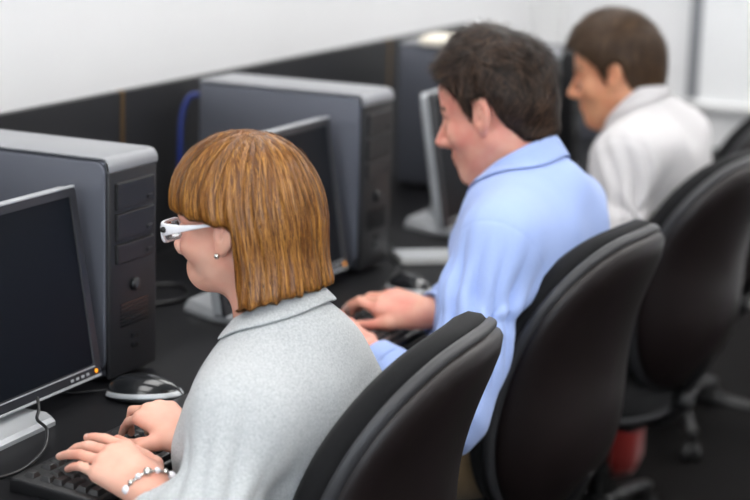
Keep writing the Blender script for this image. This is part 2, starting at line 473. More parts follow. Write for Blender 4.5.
def make_monitor(base_dy=-.06):
    t = empty('monitor', (0, 0, 0))       # origin on desk under the screen's centre; screen faces +X
    W, H = .49, .305
    tilt = Matrix.Rotation(math.radians(-9.5), 4, 'Y')
    up = Matrix.Translation((.03, 0, .026)) @ tilt
    def put(o): o.matrix_local = up; return o
    ring = lambda w, h, r, x: [Vector((x, p[0], H/2+p[1])) for p in rrect(w, h, r)]
    # silver shell: flat rim then swelling back
    s = MB().loft([ring(W-.002, H-.002, .010, -.002), ring(W, H, .012, -.006), ring(W, H, .012, -.020), ring(W-.06, H-.05, .02, -.036), ring(W-.2, H-.14, .03, -.05)])
    put(s.build('rear_shell', M['silver_plastic'], t, angle=.5))
    # bezel frame
    b = MB()
    ou = rrect(W-.001, H-.001, .010); inn = rrect(W-.034, H-.036, .003)
    x0, x1 = -.003, .004
    R = [[Vector((x0, p[0], H/2+p[1])) for p in ou], [Vector((x1-.001, p[0], H/2+p[1])) for p in ou], [Vector((x1, p[0]*.995, H/2+p[1]*.995)) for p in ou], [Vector((x1, p[0], H/2+p[1]+.002)) for p in inn], [Vector((x0+.003, p[0]*.995, H/2+p[1]*.995+.002)) for p in inn]]
    b.loft(R, cap=False); bz = put(b.build('bezel', M['bezel'], t, angle=.5))
    MB().box((.0005, -W/2+.016, .018), (.0012, W/2-.016, H-.014)).build('screen', M['screen'], bz)
    # silver trim lines on the top and bottom edges
    MB().box((-.004, -W/2+.006, H-.0035), (.0052, W/2-.004, H+.0005), .001).build('trim_strip', M['silver_plastic'], bz)
    MB().box((-.004, -W/2+.006, -.001), (.0055, W/2-.004, .003), .001).build('trim_strip', M['silver_plastic'], bz)
    MB().box((.003, -W/2+.03, .0165), (.005, W/2-.018, .0185), .0005).build('trim_strip', M['silver_plastic'], bz)
    for k in range(4): MB().box((.003, W/2-.085+k*.014, .007), (.0052, W/2-.078+k*.014, .011), .0005).build('menu_button', M['silver_plastic'], bz)
    MB().lathe([(0, 0), (.0032, 0), (.0032, .0018), (.002, .0025), (0, .0025)], (.0035, W/2-.016, .0095), 14, 'x').build('power_light', M['led'], bz)
    # neck and foot
    nk = spline([(-.075, base_dy, .018), (-.065, base_dy, .05), (-.05, base_dy*.8, .11), (-.035, base_dy*.5, .17)])
    n = MB()
    n.loft([[p+Vector((.012*math.cos(a), .035*math.sin(a), 0)) for a in [2*PI*k/20 for k in range(20)]] for p in nk]); n.build('neck', M['silver_plastic'], t, smooth=True)
    foot = [(-.11, -.09), (-.11, .09), (-.03, .12), (.055, .135), (.075, .118), (.080, -.118), (.06, -.135), (-.03, -.125)]
    fr = lambda sc, z0, z1: [Vector((x*sc, y*sc+base_dy, z0+(z1-z0)*(.11-x)/.19)) for x, y in foot]
    MB().loft([fr(1, 0, 0), fr(1, .006, .008), fr(.94, .011, .022), fr(.4, .014, .026)]).build('foot', M['silver_plastic'], t, angle=.4)
    return t
mon = make_monitor()
ml = ['black monitor at the left photo edge, beside the woman typing', "monitor half hidden behind the woman's auburn hair", 'monitor with a silver left edge, in front of the man in blue']
for i in range(3):
    o = mon if i == 0 else copy_tree(mon)
    o.location = [(-1.665, 2.195, ZT), (-1.675, 3.09, ZT), (-1.655, 4.02, ZT)][i]
    tag(o, ml[i], 'monitor', 'monitors on the desk')

# keyboards
KP = .019
def key_spots():
    K = []   # (y0, y1, x) along the board (0 .. .432), rows from the user side
    def row(x, ws, y=0.):
        for w in ws:
            if w > 0: K.append((y, y+w*KP, x))
            y += abs(w)*KP
        return y
    nav = .285+.007; num = nav+.057+.007
    row(0*KP, [1.5, 1.25, 1.25, 6.25, 1.25, 1.25, 2.25]); row(0, [1, 1, 1], nav); row(0, [2, 1], num)
    row(1*KP, [2.25]+[1]*10+[2.75]); row(KP, [-1, 1], nav); row(KP, [1, 1, 1], num)
    row(2*KP, [1.75]+[1]*11+[2.25]); row(2*KP, [1, 1, 1], num)
    row(3*KP, [1.5]+[1]*12+[1.5]); row(3*KP, [1, 1, 1], nav); row(3*KP, [1, 1, 1], num)
    row(4*KP, [1]*13+[2]); row(4*KP, [1, 1, 1], nav); row(4*KP, [1, 1, 1, 1], num)
    row(5*KP+.007, [1, -1, 1, 1, 1, 1, -.5, 1, 1, 1, 1, -.5, 1, 1, 1, 1]); row(5*KP+.007, [1, 1, 1], nav)
    return K
KEYS = key_spots()
KM = {}
def key_mesh(w):
    k = round(w/KP*4)
    if k not in KM:
        b = bmesh.new(); a = w/2-.0008; d = KP/2-.0008
        rings = [(a, d, 0), (a-.0002, d-.0002, .003), (a-.003, d-.003, .0085), (a-.0038, d-.0038, .0088)]
        R = [[b.verts.new((p[1], p[0], z)) for p in rrect(2*A, 2*D_, .0015, 2)] for A, D_, z in rings]; n = len(R[0])
        for i in range(len(R)-1):
            for j in range(n): b.faces.new((R[i][j], R[i][(j+1) % n], R[i+1][(j+1) % n], R[i+1][j]))
        b.faces.new(R[-1]); bmesh.ops.recalc_face_normals(b, faces=b.faces)
        me = bpy.data.meshes.new('key'); b.to_mesh(me); b.free(); me.materials.append(M['key']); KM[k] = me
    return KM[k]
def make_keyboard(single):
    t = empty('keyboard', (0, 0, 0))       # origin board centre; the user sits at +X
    MB().prism([(-.070, 0), (.070, 0), (.072, .008), (.068, .013), (-.064, .022), (-.070, .020)], -.228, .228, .003, 2).build('housing', M['black_plastic'], t, angle=.5)
    allb = MB()
    for (y0, y1, x) in KEYS:
        px = .055-x; z = .0155+(.066-px)*.062-.004
        loc = Vector((px, (y0+y1)/2-.216, z))
        if single:
            o = bpy.data.objects.new('key', key_mesh(y1-y0)); COL.objects.link(o); o.parent = t; o.location = loc; o.rotation_euler = (0, .062, 0)
        else:
            tb = bmesh.new(); tb.from_mesh(key_mesh(y1-y0)); tb.transform(Matrix.Translation(loc)); allb._add(tb)
    if not single: allb.build('keycaps', M['key'], t)['kind'] = 'stuff'
    return t
print('keys', len(KEYS))
kb1 = make_keyboard(True); kb1.location = (-1.404, 2.208, ZT)
tag(kb1, "black keyboard under the woman's hands", 'keyboard', 'keyboards on the desk')
kb2 = make_keyboard(False); kb2.location = (-1.404, 2.985, ZT); kb2.rotation_euler.z = math.radians(1)
tag(kb2, 'black keyboard under the hands of the man in blue', 'keyboard', 'keyboards on the desk')
kb3 = copy_tree(kb2); kb3.location = (-1.46, 4.08, ZT)
tag(kb3, 'black keyboard in front of the man in white', 'keyboard', 'keyboards on the desk')

# mice
def make_mouse():
    t = empty('mouse', (0, 0, 0))          # points towards -X
    def body(P):
        d = ell(P, (.004, 0, .002), (.060, .033, .036)); d = smin(d, ell(P, (-.02, 0, .002), (.042, .029, .026)), .02)
        return smax(d, -(P[:, 2]-.001), .004)
    def shell(P): return smax(body(P), .014-P[:, 2], .002)
    p, q = surfnet(shell, (-.075, -.045, -.005), (.075, .045, .05), .0022); np_mesh('shell', p, q, [M['gloss_black']], t)
    def low(P): return smax(body(P)+.0012, P[:, 2]-.0138, .002)
    p, q = surfnet(low, (-.075, -.045, -.005), (.075, .045, .05), .0022); np_mesh('underside', p, q, [M['black_plastic']], t)
    def band(P):
        b = np.abs(body(P)+.0003)-.0011
        return smax(smax(b, np.abs(P[:, 2]-.013-.08*P[:, 0])-.0035, .001), .02-np.abs(P[:, 1])-.3*np.maximum(P[:, 0], 0), .001)
    p, q = surfnet(band, (-.075, -.045, -.005), (.075, .045, .05), .0012); np_mesh('side_trim', p, q, [M['silver_plastic']], t)
    MB().lathe([(.004, -.004), (.009, -.003), (.009, .003), (.004, .004)], (-.035, 0, .0225), 18, 'y').build('scroll_wheel', M['cable'], t, smooth=True)
    return t
ms = make_mouse()
ms.location = (-1.545, 2.430, ZT); ms.scale = (1.05, 1.05, 1.1); ms.rotation_euler.z = math.radians(8); tag(ms, "glossy black mouse beyond the woman's keyboard", 'mouse', 'computer mice')
m2 = copy_tree(ms); m2.location = (-1.480, 3.285, ZT); m2.rotation_euler.z = math.radians(-35); tag(m2, 'black mouse on the desk beyond the hand of the man in blue', 'mouse', 'computer mice')

# cables
def cable(name, pts, r, mat, label):
    return tag(MB().tube(spline(pts, 10), r, 8).build(name, mat, smooth=True), label, 'cable')
zc = ZT+.004
cable('mouse_cable', [(-1.605, 2.422, ZT+.010), (-1.64, 2.41, zc), (-1.665, 2.39, zc), (-1.72, 2.385, zc), (-1.80, 2.385, zc)], .0018, M['cable'], 'thin cable of the glossy mouse running back across the desk')
cable('monitor_cable', [(-1.61, 2.236, ZT+.045), (-1.60, 2.225, ZT+.03), (-1.585, 2.20, ZT+.024), (-1.55, 2.175, ZT+.02), (-1.52, 2.12, ZT+.008), (-1.507, 2.03, zc), (-1.56, 1.95, zc), (-1.70, 1.90, zc)], .0025, M['cable'], 'black cable looped over the silver foot of the nearest monitor')
cable('power_cable', [(-2.024, 2.54, ZT+.08), (-2.055, 2.64, ZT+.03), (-2.0, 2.82, zc), (-1.87, 2.92, zc), (-1.83, 3.02, zc), (-1.90, 3.10, zc), (-1.98, 3.02, zc), (-2.03, 2.90, ZT+.012)], .004, M['cable'], 'black cable coiled on the desk beside the nearest tower')
cable('network_cable', [(-2.024, 3.40, ZT+.335), (-2.045, 3.385, ZT+.33), (-2.056, 3.372, ZT+.29), (-2.055, 3.364, ZT+.22), (-2.055, 3.366, ZT+.14), (-2.05, 3.38, ZT+.05), (-2.06, 3.42, ZT+.009), (-2.055, 3.62, ZT+.008)], .006, M['blue_cable'], 'thick blue cable hanging at the back of the second tower')
cable('keyboard_cable', [(-1.484, 3.1, ZT+.01), (-1.56, 3.36, zc), (-1.60, 3.48, zc), (-1.66, 3.56, zc), (-1.70, 3.66, zc), (-1.80, 3.75, zc)], .003, M['cable'], 'black cable winding past the second tower')

# small things on the desk
nb = empty('notebook', (-1.575, 3.585, ZT), math.radians(38))
MB().box((-.07, -.045, 0), (.07, .045, .003), .001).build('cover', M['case_front'], nb)
MB().box((-.068, -.043, .003), (.069, .043, .014), .001).build('pages', M['paper'], nb)
MB().box((-.07, -.045, .014), (.07, .045, .016), .0008).build('cover', M['silver_plastic'], nb)
tag(nb, 'small grey notebook lying between the second tower and the third monitor', 'notebook')
sp = empty('loudspeaker', (-1.735, 4.82, ZT), math.radians(-6))
MB().box((-.055, -.0275, .012), (.04, .0275, .325), .008, 3).build('cabinet', M['black_plastic'], sp, angle=.6)
MB().box((-.06, -.04, 0), (.045, .04, .014), .004).build('base', M['gloss_black'], sp)
for z, r in ((.10, .021), (.17, .021), (.25, .014)):
    MB().lathe([(r, -.004), (r, .003), (r*.9, .004), (r*.75, .0), (r*.3, -.003), (0, -.001)], (.0395, 0, z), 24, 'x').build('driver', M['dark_metal'], sp, True)
tag(sp, 'tall narrow black loudspeaker at the far end of the desk', 'speaker')
ev = MB()
ev.loft([[Vector((p[0], p[1], z)) for p in rrect(w, d, .012)] for w, d, z in ((.19, .09, 0), (.20, .10, .006), (.20, .10, .018), (.17, .07, .026))])
ev = ev.build('paper_packet', M['cream'], angle=.6); ev.location = (-1.84, 4.345, ZT+.366); tag(ev, 'cream paper packet lying on top of the farthest tower', 'packet')

# red bag on the floor
bag = empty('bag', (-1.50, 4.60, 0), math.radians(10))
bg = MB().loft([[Vector((p[0], p[1], z)) for p in rrect(w, d, .05)] for w, d, z in ((.17, .17, 0), (.20, .2, .03), (.20, .2, .14), (.18, .17, .2), (.13, .11, .215))])
bg.build('bag_body', M['red_bag'], bag, smooth=True)
MB().loft([[Vector((p[0], p[1], z)) for p in rrect(w, d, .04)] for w, d, z in ((.17, .15, .207), (.15, .13, .226), (.10, .09, .235))]).build('flap', M['pink_flap'], bag, smooth=True)
MB().tube(spline([(-.08, 0, .23), (-.06, 0, .29), (.06, 0, .29), (.08, 0, .23)]), .008).build('handle', M['red_bag'], bag, smooth=True)
tag(bag, 'red bag on the floor beyond the chair of the man in blue', 'bag')

# ------------------------------------------------------------------ chairs
def lens_ring(center, ax_y, ax_v, ax_n, hw, hh, taper, bow, lum, sc, off, n=128, sq=2.7, bulge=0):
    out = []
    for k in range(n):
        a = 2*PI*k/n; ca, sa = math.cos(a), math.sin(a)
        u = hw*math.copysign(abs(ca)**(2/sq), ca); v = hh*math.copysign(abs(sa)**(2/sq), sa)
        u *= 1-taper*(1-v/hh)*.5
        u *= sc; v *= sc
        out.append(center+ax_y*u+ax_v*v+ax_n*(off-bow*(u/hw)**2+lum*math.cos(v/hh*2.2)+bulge*max(0, 1-sc**3)*math.exp(-((v/hh+.45)/.55)**2)))
    return out
def make_chair():
    t = empty('office_chair', (0, 0, 0))        # origin on the floor under the seat centre; sitter faces -X
    tl_ = math.radians(16.5)
    c = Vector((.210, 0, .703)); av = Vector((math.sin(tl_), 0, math.cos(tl_))); an = Vector((math.cos(tl_), 0, -math.sin(tl_))); ay = Vector((0, 1, 0))
    hw, hh = .220, .282
    def shape(prof, hw_, hh_, bulge=0):
        return [lens_ring(c, ay, av, an, hw_, hh_, -.03, .042, -.02, s, o, bulge=bulge) for s, o in prof]
    # cushion in front (towards -X): offsets negative
    pr = [(.02, -.054), (.5, -.053), (.8, -.049), (.93, -.041), (.985, -.027), (1.0, -.008), (.985, .002), (.9, .004), (.02, .004)]
    MB().loft(shape(pr, hw, hh)).build('back_cushion', M['chair_fabric'], t, smooth=True)
    rim = [(.93, .001), (.985, .0012), (1.0, .003), (1.003, .008), (.999, .014), (.990, .0175), (.975, .019), (.962, .0195), (.94, .012)]
    MB().loft(shape(rim, hw, hh), cap=False).build('shell_rim', M['chair_rim'], t, smooth=True)
    sh = [(.958, .012), (.968, .0185), (.968, .025), (.945, .034), (.86, .042), (.75, .0455), (.6, .048), (.4, .050), (.2, .051), (.02, .051)]
    MB().loft(shape(sh, hw, hh, .055)).build('back_shell', M['chair_shell'], t, smooth=True)
    # seat
    def seat_ring(s, z, n=56):
        out = []
        for k in range(n):
            a = 2*PI*k/n; ca, sa = math.cos(a), math.sin(a); q = 3.2
            x = .225*math.copysign(abs(ca)**(2/q), ca)*s; y = .235*math.copysign(abs(sa)**(2/q), sa)*s
            zz = z-(.035*max(0, (-x-.1)/.125)**2 if z > .37 else 0)
            out.append(Vector((x-.06, y, zz)))
        return out
    MB().loft([seat_ring(.9, .385), seat_ring(.985, .388), seat_ring(1, .405), seat_ring(.995, .428), seat_ring(.96, .444), seat_ring(.85, .450), seat_ring(.4, .446), seat_ring(.02, .444)]).build('seat_cushion', M['chair_fabric'], t, smooth=True)
    MB().loft([seat_ring(.5, .345), seat_ring(.8, .352), seat_ring(.97, .372), seat_ring(1.0, .384), seat_ring(.95, .388), seat_ring(.02, .388)]).build('seat_shell', M['chair_rim'], t, smooth=True)
    # bracket between seat and back
    br = spline([(-.02, 0, .335), (.08, 0, .335), (.145, 0, .35), (.180, 0, .42), (.210, 0, .47), (.232, 0, .52)])
    MB().loft([[p+Vector((d.z*.011*math.cos(a), .035*math.sin(a), -d.x*.011*math.cos(a))) for a in [2*PI*k/16 for k in range(16)]]
               for p, d in [(br[i], (br[min(i+1, len(br)-1)]-br[max(i-1, 0)]).normalized()) for i in range(len(br))]]).build('back_bracket', M['black_plastic'], t, smooth=True)
    MB().lathe([(.0, 0), (.028, 0), (.028, .03), (.02, .034), (0, .034)], (.160, 0, .40), 20, 'x').build('adjust_knob', M['black_plastic'], t, smooth=True)
    MB().box((-.11, -.07, .315), (.09, .07, .346), .008).build('mechanism', M['black_plastic'], t)
    lv = MB().tube(spline([(.0, -.06, .33), (.0, -.16, .325), (.01, -.23, .32)]), .006).tube([(.01, -.225, .32), (.012, -.275, .318)], .011).build('lever', M['black_plastic'], t, smooth=True)
    MB().lathe([(.026, .09), (.026, .2), (.019, .2), (.019, .32)], (-.02, 0, 0), 20).build('gas_column', M['dark_metal'], t, angle=.6)
    MB().lathe([(.03, .075), (.042, .08), (.042, .125), (.03, .135)], (-.02, 0, 0), 20).build('hub', M['black_plastic'], t, angle=.6)
    for k in range(5):
        a = 2*PI*k/5+.35; d = Vector((math.cos(a), math.sin(a), 0)); o = Vector((-.02, 0, 0))
        lg = MB(); pth = [o+d*.03+Vector((0, 0, .11)), o+d*.15+Vector((0, 0, .098)), o+d*.28+Vector((0, 0, .078))]; s = d.cross(Vector((0, 0, 1)))
        lg.loft([[p+s*(w*math.cos(b))+Vector((0, 0, h*math.sin(b))) for b in [2*PI*j/14 for j in range(14)]] for p, w, h in zip(pth, (.028, .022, .017), (.02, .015, .011))])
        lo = lg.build('leg', M['black_plastic'], t, smooth=True)
        cs = MB()
        for sgn in (-1, 1):
            cc = o+d*.285+s*(.014*sgn)+Vector((0, 0, .026))
            cs.loft([[cc+s*h+(d*math.cos(b)+Vector((0, 0, 1))*math.sin(b))*r for b in [2*PI*j/18 for j in range(18)]] for r, h in ((.018, -.008), (.026, -.007), (.026, .007), (.018, .008))])
        cs.tube([o+d*.285+Vector((0, 0, .03)), o+d*.285+Vector((0, 0, .08))], .008)
        cs.build('caster', M['black_plastic'], lo, smooth=False)
    return t
chair = make_chair()
CH = [(-1.245, 2.285, 5, 'black office chair of the woman in grey, at the bottom of the photo'),
      (-1.264, 3.10, -4, 'black office chair of the man in the blue shirt'),
      (-1.296, 4.02, -8, 'black office chair of the man in the white shirt'),
      (-1.42, 5.0, -10, 'empty black office chair tucked in at the far end of the desk')]
for i, (x, y, a, lb) in enumerate(CH):
    o = chair if i == 0 else copy_tree(chair)
    o.location = (x, y, 0); o.rotation_euler.z = math.radians(a)
    tag(o, lb, 'chair', 'office chairs along the desk')
# ------------------------------------------------------------------ people
UP = V(0, 0, 1)
def frame(yaw, pitch, roll=0):
    """head axes: x forward (-X world turned by yaw, pitched down), y left, z up"""
    a = PI+yaw
    f = np.array([math.cos(a)*math.cos(pitch), math.sin(a)*math.cos(pitch), -math.sin(pitch)])
    l = np.array([-math.sin(a), math.cos(a), 0.]); u = np.cross(f, l)
    if roll: l, u = l*math.cos(roll)+u*math.sin(roll), u*math.cos(roll)-l*math.sin(roll)
    return np.stack([f, l, u], 1).astype(f32)       # columns
def head_local(q, sx):
    """sx: dict of face choices"""
    jw = sx.get('jw', 1.)
    d = ell(q, (-.012, 0, .045), (.096, .076, .088))
    d = smin(d, ell(q, (.026, 0, .045), (.064, .064, .066)), .03)
    d = smin(d, ell(q, (.034, 0, -.03), (.053, .058*jw, .072*jw)), .03)
    ch = sx['chin']
    for s in (-1, 1):
        d = smin(d, rcone(q, (.0, s*.052*jw, -.042), (.060, s*.014, ch+.016), .019*jw, .020*jw), .03)
    d = smin(d, ell(q, (.068, 0, ch+.014), (.021, .025, .017)), .022)
    a = np.abs(q[:, 1]); qa = np.stack([q[:, 0], a, q[:, 2]], 1)
    d = smin(d, ell(qa, (.056, .044, -.022), (.026, .02, .02)), .025)
    d = smin(d, rcone(qa, (.082, .012, .022), (.070, .045, .025), sx['brow'], .010), .015)
    d = smin(d, ell(q, (.072-.03*(1-jw), 0, -.058), (.024, .030*jw*jw, .026)), .022)
    d = smax(d, -(np.linalg.norm(qa-V(.099, .033, .003), axis=1)-.019), .014)
    d = smin(d, np.linalg.norm(qa-V(.0755, .032, .002), axis=1)-.0138, .005)
    d = smin(d, rcone(q, (.089, 0, .014), (.1115+sx.get('nose', 0), 0, -.027), .0075, .0095), .014)
    d = smin(d, rcone(q, (.108+sx.get('nose', 0), 0, -.029), (.098, 0, -.036), .0095, .007), .006)
    d = smin(d, ell(qa, (.099, .0115, -.033), (.012, .0075, .0085)), .008)
    d = smin(d, ell(q, (.0885-.03*(1-jw), 0, -.058), (.012, .021*jw*jw, .0055)), .006)
    d = smin(d, ell(q, (.0865-.03*(1-jw), 0, -.0685), (.012, .018*jw*jw, .0065)), .006)
    d = smax(d, -rcone(qa, (.104, 0, -.0632), (.084, .024, -.0655), .0016, .0012), .003)
    # ears
    Re = frame(0, 0)*0+np.array([[math.cos(.25), 0, -math.sin(.25)], [0, 1, 0], [math.sin(.25), 0, math.cos(.25)]], f32)
    Rt = np.array([[math.cos(-.35), -math.sin(-.35), 0], [math.sin(-.35), math.cos(-.35), 0], [0, 0, 1]], f32)
    R = Rt@Re
    eo = sx.get('ear', (0, 0)); qh = qa; qa = qa-V(eo[0], 0, eo[1])
    e = ell(qa, (-.010, .080, -.001), (.019, .0075, .032), R)
    e = smin(e, ell(qa, (-.001, .074, -.026), (.009, .006, .011)), .006)
    e = smax(e, -ell(qa, (-.005, .0875, .003), (.0115, .0095, .020), R), .0025)
    e = smin(e, ell(qa, (-.009, .081, .002), (.004, .004, .015), R), .003)
    e = smin(e, ell(qa, (.004, .074, -.006), (.005, .005, .007)), .004)
    d = smin(d, e, .005)
    return d
def hand_parts(W, f, n, s, sc, fingers, thumb):
    """W wrist, f forward, n palm normal, s thumb side; fingers: 4 x (splay, mcp, pip, dip) degrees"""
    W = np.asarray(W, float); f = nrm(f).astype(float); n = np.asarray(n, float); n = nrm(n-f*(n@f)).astype(float); s = np.asarray(s, float)
    s = nrm(s-f*(s@f)-n*(s@n)).astype(float)
    heads = [(.088, .026), (.092, .006), (.087, -.013), (.077, -.030)]
    lens = [(.042, .025, .020), (.046, .029, .021), (.042, .027, .021), (.033, .020, .018)]
    rad = [.0082, .0084, .0079, .0070]
    palm, segs, nails = [], [], []
    for i, (a, b) in enumerate(heads):
        h = W+(f*a+s*b+n*(.004 if i in (0, 3) else 0))*sc
        palm.append((W+(f*.012+s*b*.55)*sc, h, .0155*sc, .0115*sc))
        sp, m1, m2_, m3 = [math.radians(x) for x in fingers[i]]
        d0 = f*math.cos(sp)+s*math.sin(sp); p = h; ang = 0
        for j, (L, da) in enumerate(zip(lens[i], (m1, m2_, m3))):
            ang += da; d = d0*math.cos(ang)+n*math.sin(ang)
            q = p+d*L*sc
            segs.append((p, q, rad[i]*sc*(1-.10*j), rad[i]*sc*(1-.10*(j+1))))
            p = q
        nn = -(n*math.cos(ang)-d0*math.sin(ang))
        nails.append((p-d*.003*sc+nn*rad[i]*sc*.55, d, nn, rad[i]*sc))
    t0 = W+(f*.022+s*.020+n*.006)*sc
    t1 = t0+nrm(np.array(thumb[0])@np.stack([f, s, n]))*.044*sc
    t2 = t1+nrm(np.array(thumb[1])@np.stack([f, s, n]))*.033*sc
    t3 = t2+nrm(np.array(thumb[2])@np.stack([f, s, n]))*.026*sc
    palm.append((t0, t1, .0155*sc, .0115*sc))
    tseg = [(t1, t2, .0112*sc, .0098*sc), (t2, t3, .0098*sc, .008*sc)]
    return dict(W=W, f=f, n=n, s=s, sc=sc, palm=palm, segs=segs, thumb=tseg, nails=nails, c=W+f*.09*sc)
def hand_sdf(P, H):
    def fn(Q):
        d = None
        for a, b, ra, rb in H['palm']:
            e = rcone(Q, a, b, ra, rb); d = e if d is None else smin(d, e, .014*H['sc'])
        g = None
        for a, b, ra, rb in H['segs']:
            e = rcone(Q, a, b, ra, rb); g = e if g is None else np.minimum(g, e)
        # soften joints inside each finger
        d = smin(d, g, .007)
        t = None
        for a, b, ra, rb in H['thumb']:
            e = rcone(Q, a, b, ra, rb); t = e if t is None else np.minimum(t, e)
        return smin(d, t, .008)
    return bounded(P, H['c'], .15*H['sc'], fn)

def arm_sdf(P, S, E, W, g0, g1, g2, k=.03):
    d = rcone(P, S, E, g0, g1)
    return smin(d, rcone(P, E, W, g1*.98, g2), k)
def torso_sdf(P, D, x):
    H, Ch, Nk = D['hip'], D['chest'], D['neck']
    mid = (np.array(H)*.5+np.array(Ch)*.5); w = D['w']
    d = ell(P, H, (.120+x, .175*w+x, .115+x))
    d = smin(d, ell(P, mid+np.array([-.005, 0, 0]), (.105*D.get('belly', 1)+x, .150*w+x, .15+x)), .08)
    d = smin(d, ell(P, Ch, (.104+x, .158*w+x, .150+x)), .07)
    for s in ('SL', 'SR'):
        S = np.array(D[s]); d = smin(d, rcone(P, S, S*.45+np.array(Ch)*.55+np.array([0, 0, .05]), .052+x, .080+x), .085)
        d = smin(d, rcone(P, S*.8+np.array(Nk)*.2+np.array([0, 0, -.004]), np.array(Nk)+np.array([.006, 0, -.040]), .044+x, .044+x), .06)
    for b in D.get('bust', []): d = smin(d, sph(P, b, .052+x), .06)
    return d
def build_person(D):
    O = np.array(D['origin'], float)
    L = lambda p: np.array(p, float)-O              # world -> object space
    for k in ('hip', 'chest', 'neck', 'SL', 'SR', 'EL', 'ER', 'WL', 'WR', 'KL', 'KR', 'AL', 'AR', 'headc'): D[k] = L(D[k])
    if 'bust' in D: D['bust'] = [L(b) for b in D['bust']]
    hr = frame(*D['head_rot']); hc = D['headc'].astype(f32); hs = D['hs']
    toq = lambda P: ((P-hc)@hr)/hs
    tow = lambda q: (np.asarray(q, f32)*hs)@hr.T+hc
    hands = [hand_parts(L(h['W']), h['f'], h['n'], h['s'], h['sc'], h['fingers'], h['thumb']) for h in D['hands']]
    nr = D['neck_r']
    nb_ = D['neck']+np.array([-.012, 0, -.03])
    def neck(P):
        d = rcone(P, tow((-.026, 0, -.01)), nb_+np.array([.015, 0, 0]), nr, nr*1.12)
        return smin(d, rcone(P, tow((.004, 0, D['face']['chin']+.045)), nb_+np.array([-.030, 0, -.02]), nr*.66, nr*.8), .03)
    def legs(P, x, hem=0):
        d = None
        for K, A, s in (('KL', 'AL', -1), ('KR', 'AR', 1)):
            hp = D['hip']+np.array([-.02, s*.085, 0])
            e = rcone(P, hp, D[K], .085+x, .060+x); e = smin(e, rcone(P, D[K], D[A], .058+x, .038+x+hem), .05)
            d = e if d is None else smin(d, e, .02)
        return d
    def feet(P, x):
        d = None
        for A in ('AL', 'AR'):
            a = D[A]
            e = rcone(P, a+np.array([.03, 0, -.045]), a+np.array([-.14, 0, -.055]), .034+x, .028+x)
            e = smax(e, -(P[:, 2]-(a[2]-.085)), .01)
            d = e if d is None else np.minimum(d, e)
        return d
    def body(P):
        def headf(Q): return head_local(toq(Q), D['face'])*min(hs)
        d = bounded(P, hc, .19, headf)
        d = smin(d, neck(P), .03)
        t = torso_sdf(P, D, -.006)
        t = smin(t, legs(P, -.006), .05)
        t = smin(t, feet(P, -.004), .02)
        t = smin(t, np.minimum(arm_sdf(P, D['SL'], D['EL'], D['WL'], .044, .036, .0245*D['hands'][0]['sc']), arm_sdf(P, D['SR'], D['ER'], D['WR'], .044, .036, .0245*D['hands'][1]['sc'])), .012)
        d = smin(d, t, .02)
        for H in hands: d = smin(d, hand_sdf(P, H), .018)
        return d
    lo = np.array([min(D['KL'][0], D['KR'][0], D['AL'][0])-.24, -.50, .0])
    hi = np.array([.30, .50, hc[2]+.17])
    lo[2] = 0.0; lo[1] = min(D['EL'][1], D['WL'][1])-.12; hi[1] = max(D['ER'][1], D['WR'][1])+.12
    p, q = surfnet(body, lo, hi, D['h'])
    # lips, nails
    fc = p[q].mean(1); ql = toq(fc); mi = np.zeros(len(q), int)
    lip = np.minimum(ell(ql, (.0955, 0, -.0585), (.010, .0205, .0042)), ell(ql, (.094, 0, -.068), (.011, .0175, .0052)))
    mi[lip < 0] = 1
    for H in hands:
        for c, d_, nn, r in H['nails']:
            v = fc-c.astype(f32); a = v@d_.astype(f32); b = v@nn.astype(f32); s_ = np.linalg.norm(v-a[:, None]*d_.astype(f32)-b[:, None]*nn.astype(f32), axis=1)
            mi[(np.abs(a) < r*.85) & (s_ < r*.62) & (b > -.0005)] = 2
    root = np_mesh('person', p, q, [M[D['skin']], M['lip'], M['nail']], None, matidx=mi); root.location = O
    tag(root, D['label'], 'person')
    # eyes
    for s in (-1, 1):
        eb = MB().lathe([(.0118*math.sin(a), -.0118*math.cos(a)) for a in [PI*k/12 for k in range(13)]], (0, 0, 0), 16, 'x').build('eye', M['eye'], root, True)
        eb.location = Vector(tow((.0772, s*.032, .000)))
        eb.rotation_euler = Matrix(hr.tolist()).to_euler()
        ir = MB().lathe([(0, .0105), (.0052, .0108), (.0048, .0116), (0, .0123)], (0, 0, 0), 14, 'x').build('iris', M['iris'], eb, True)
    D.update(toq=toq, tow=tow, hr=hr, body=body, neck_f=neck, legs=legs, feet=feet, root=root, nb=nb_, handsP=hands, L=L)
    return D

